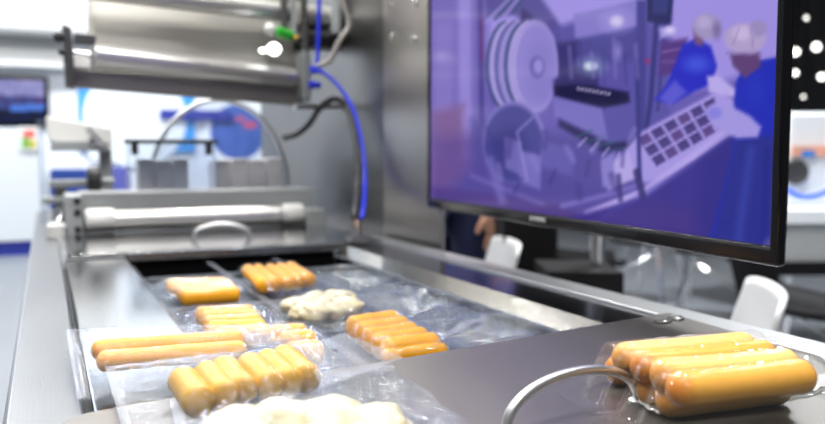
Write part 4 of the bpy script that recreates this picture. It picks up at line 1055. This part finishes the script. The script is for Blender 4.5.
# ================================================================== light
def area(name, loc, target, size, energy, col=(1, 1, 1), size_y=None):
    l = D.lights.new(name, 'AREA'); l.energy = energy; l.color = col; l.size = size
    if size_y: l.shape = 'RECTANGLE'; l.size_y = size_y
    o = D.objects.new(name, l); COL.objects.link(o); o.location = Vector(loc)+Vector((0, 0, Z0))
    d = Vector(target)-Vector(loc); o.rotation_euler = d.to_track_quat('-Z', 'Y').to_euler(); return o
for x, y, e in ((-1.6, 0.6, 30), (-0.7, 0.1, 28), (0.3, 0.3, 34), (1.1, 0.9, 26), (1.9, 0.4, 30), (-1.4, 2.6, 32), (-0.5, 1.8, 28), (0.4, 2.4, 34), (1.2, 3.2, 24), (2.2, 2.4, 20), (0.0, 3.6, 30), (-1.2, 5.0, 70), (1.2, 4.8, 60)):
    area('hall_and_fill_lamp', (x, y, 2.9), (x*0.7, y, 0), 0.22, e, (1.0, 0.98, 0.94))
for x, y, z, e in ((-1.6, 6.0, 2.9, 10), (-0.5, 6.8, 2.7, 10), (0.5, 6.2, 2.9, 10), (1.5, 5.6, 2.8, 10), (2.5, 5.0, 2.8, 10), (0.1, 5.2, 2.6, 6), (0.9, 4.2, 2.4, 5), (1.9, 3.8, 2.5, 5)):
    area('hall_and_fill_lamp', (x, y, z), (x*0.3, 0.6, 0), 0.08, e, (1.0, 0.98, 0.95))  # small low lamps added for sparkle on the film
area('hall_and_fill_lamp', (2.0, 1.9, 2.4), (1.4, 3.0, 0), 0.4, 70, (1.0, 0.98, 0.95))  # unseen lamp added to brighten the person in navy
for x in (-3.8, -1.3, 1.4):
    area('wall_fill_lamp', (x, 8.2, 3.2), (x, 10.6, 0.4), 0.5, 130, (0.93, 0.97, 1.0))  # unseen lamps added to brighten the white booth wall
area('hall_and_fill_lamp', (-0.3, -1.6, 2.6), (0.3, 1.5, 0), 0.7, 45, (1.0, 0.98, 0.95))  # fill light added behind the camera for the faces turned to it
area('hall_and_fill_lamp', (4.0, 3.0, 3.4), (4.0, 3.0, 0), 0.8, 240, (0.95, 0.98, 1.0))  # unseen lamp added to brighten the floor beyond the television
wd = D.worlds.new('hall_air'); SC.world = wd; wd.use_nodes = True
bg = wd.node_tree.nodes['Background']; bg.inputs[0].default_value = (0.80, 0.86, 0.95, 1); bg.inputs[1].default_value = 0.14

# ================================================================== camera
cam = D.cameras.new('camera'); co = D.objects.new('camera', cam); COL.objects.link(co)
cam.sensor_fit = 'HORIZONTAL'; cam.sensor_width = 36; cam.lens = FPX/825*36
co.matrix_world = Matrix(((RV.x, UV.x, -FV.x, CP.x), (RV.y, UV.y, -FV.y, CP.y), (RV.z, UV.z, -FV.z, CP.z+Z0), (0, 0, 0, 1)))
cam.clip_start = 0.02; cam.clip_end = 100
cam.dof.use_dof = True; cam.dof.focus_distance = 0.68; cam.dof.aperture_fstop = (cam.lens/1000)/0.0075; cam.dof.aperture_blades = 0
SC.camera = co
vs = SC.view_settings; vs.view_transform = 'Standard'; vs.look = 'None'; vs.exposure = -0.08; vs.gamma = 1.0; vs.use_curve_mapping = False
SC.cycles.transparent_max_bounces = 32; SC.cycles.max_bounces = 10; SC.cycles.caustics_reflective = False; SC.cycles.caustics_refractive = False
SC.cycles.sample_clamp_indirect = 6
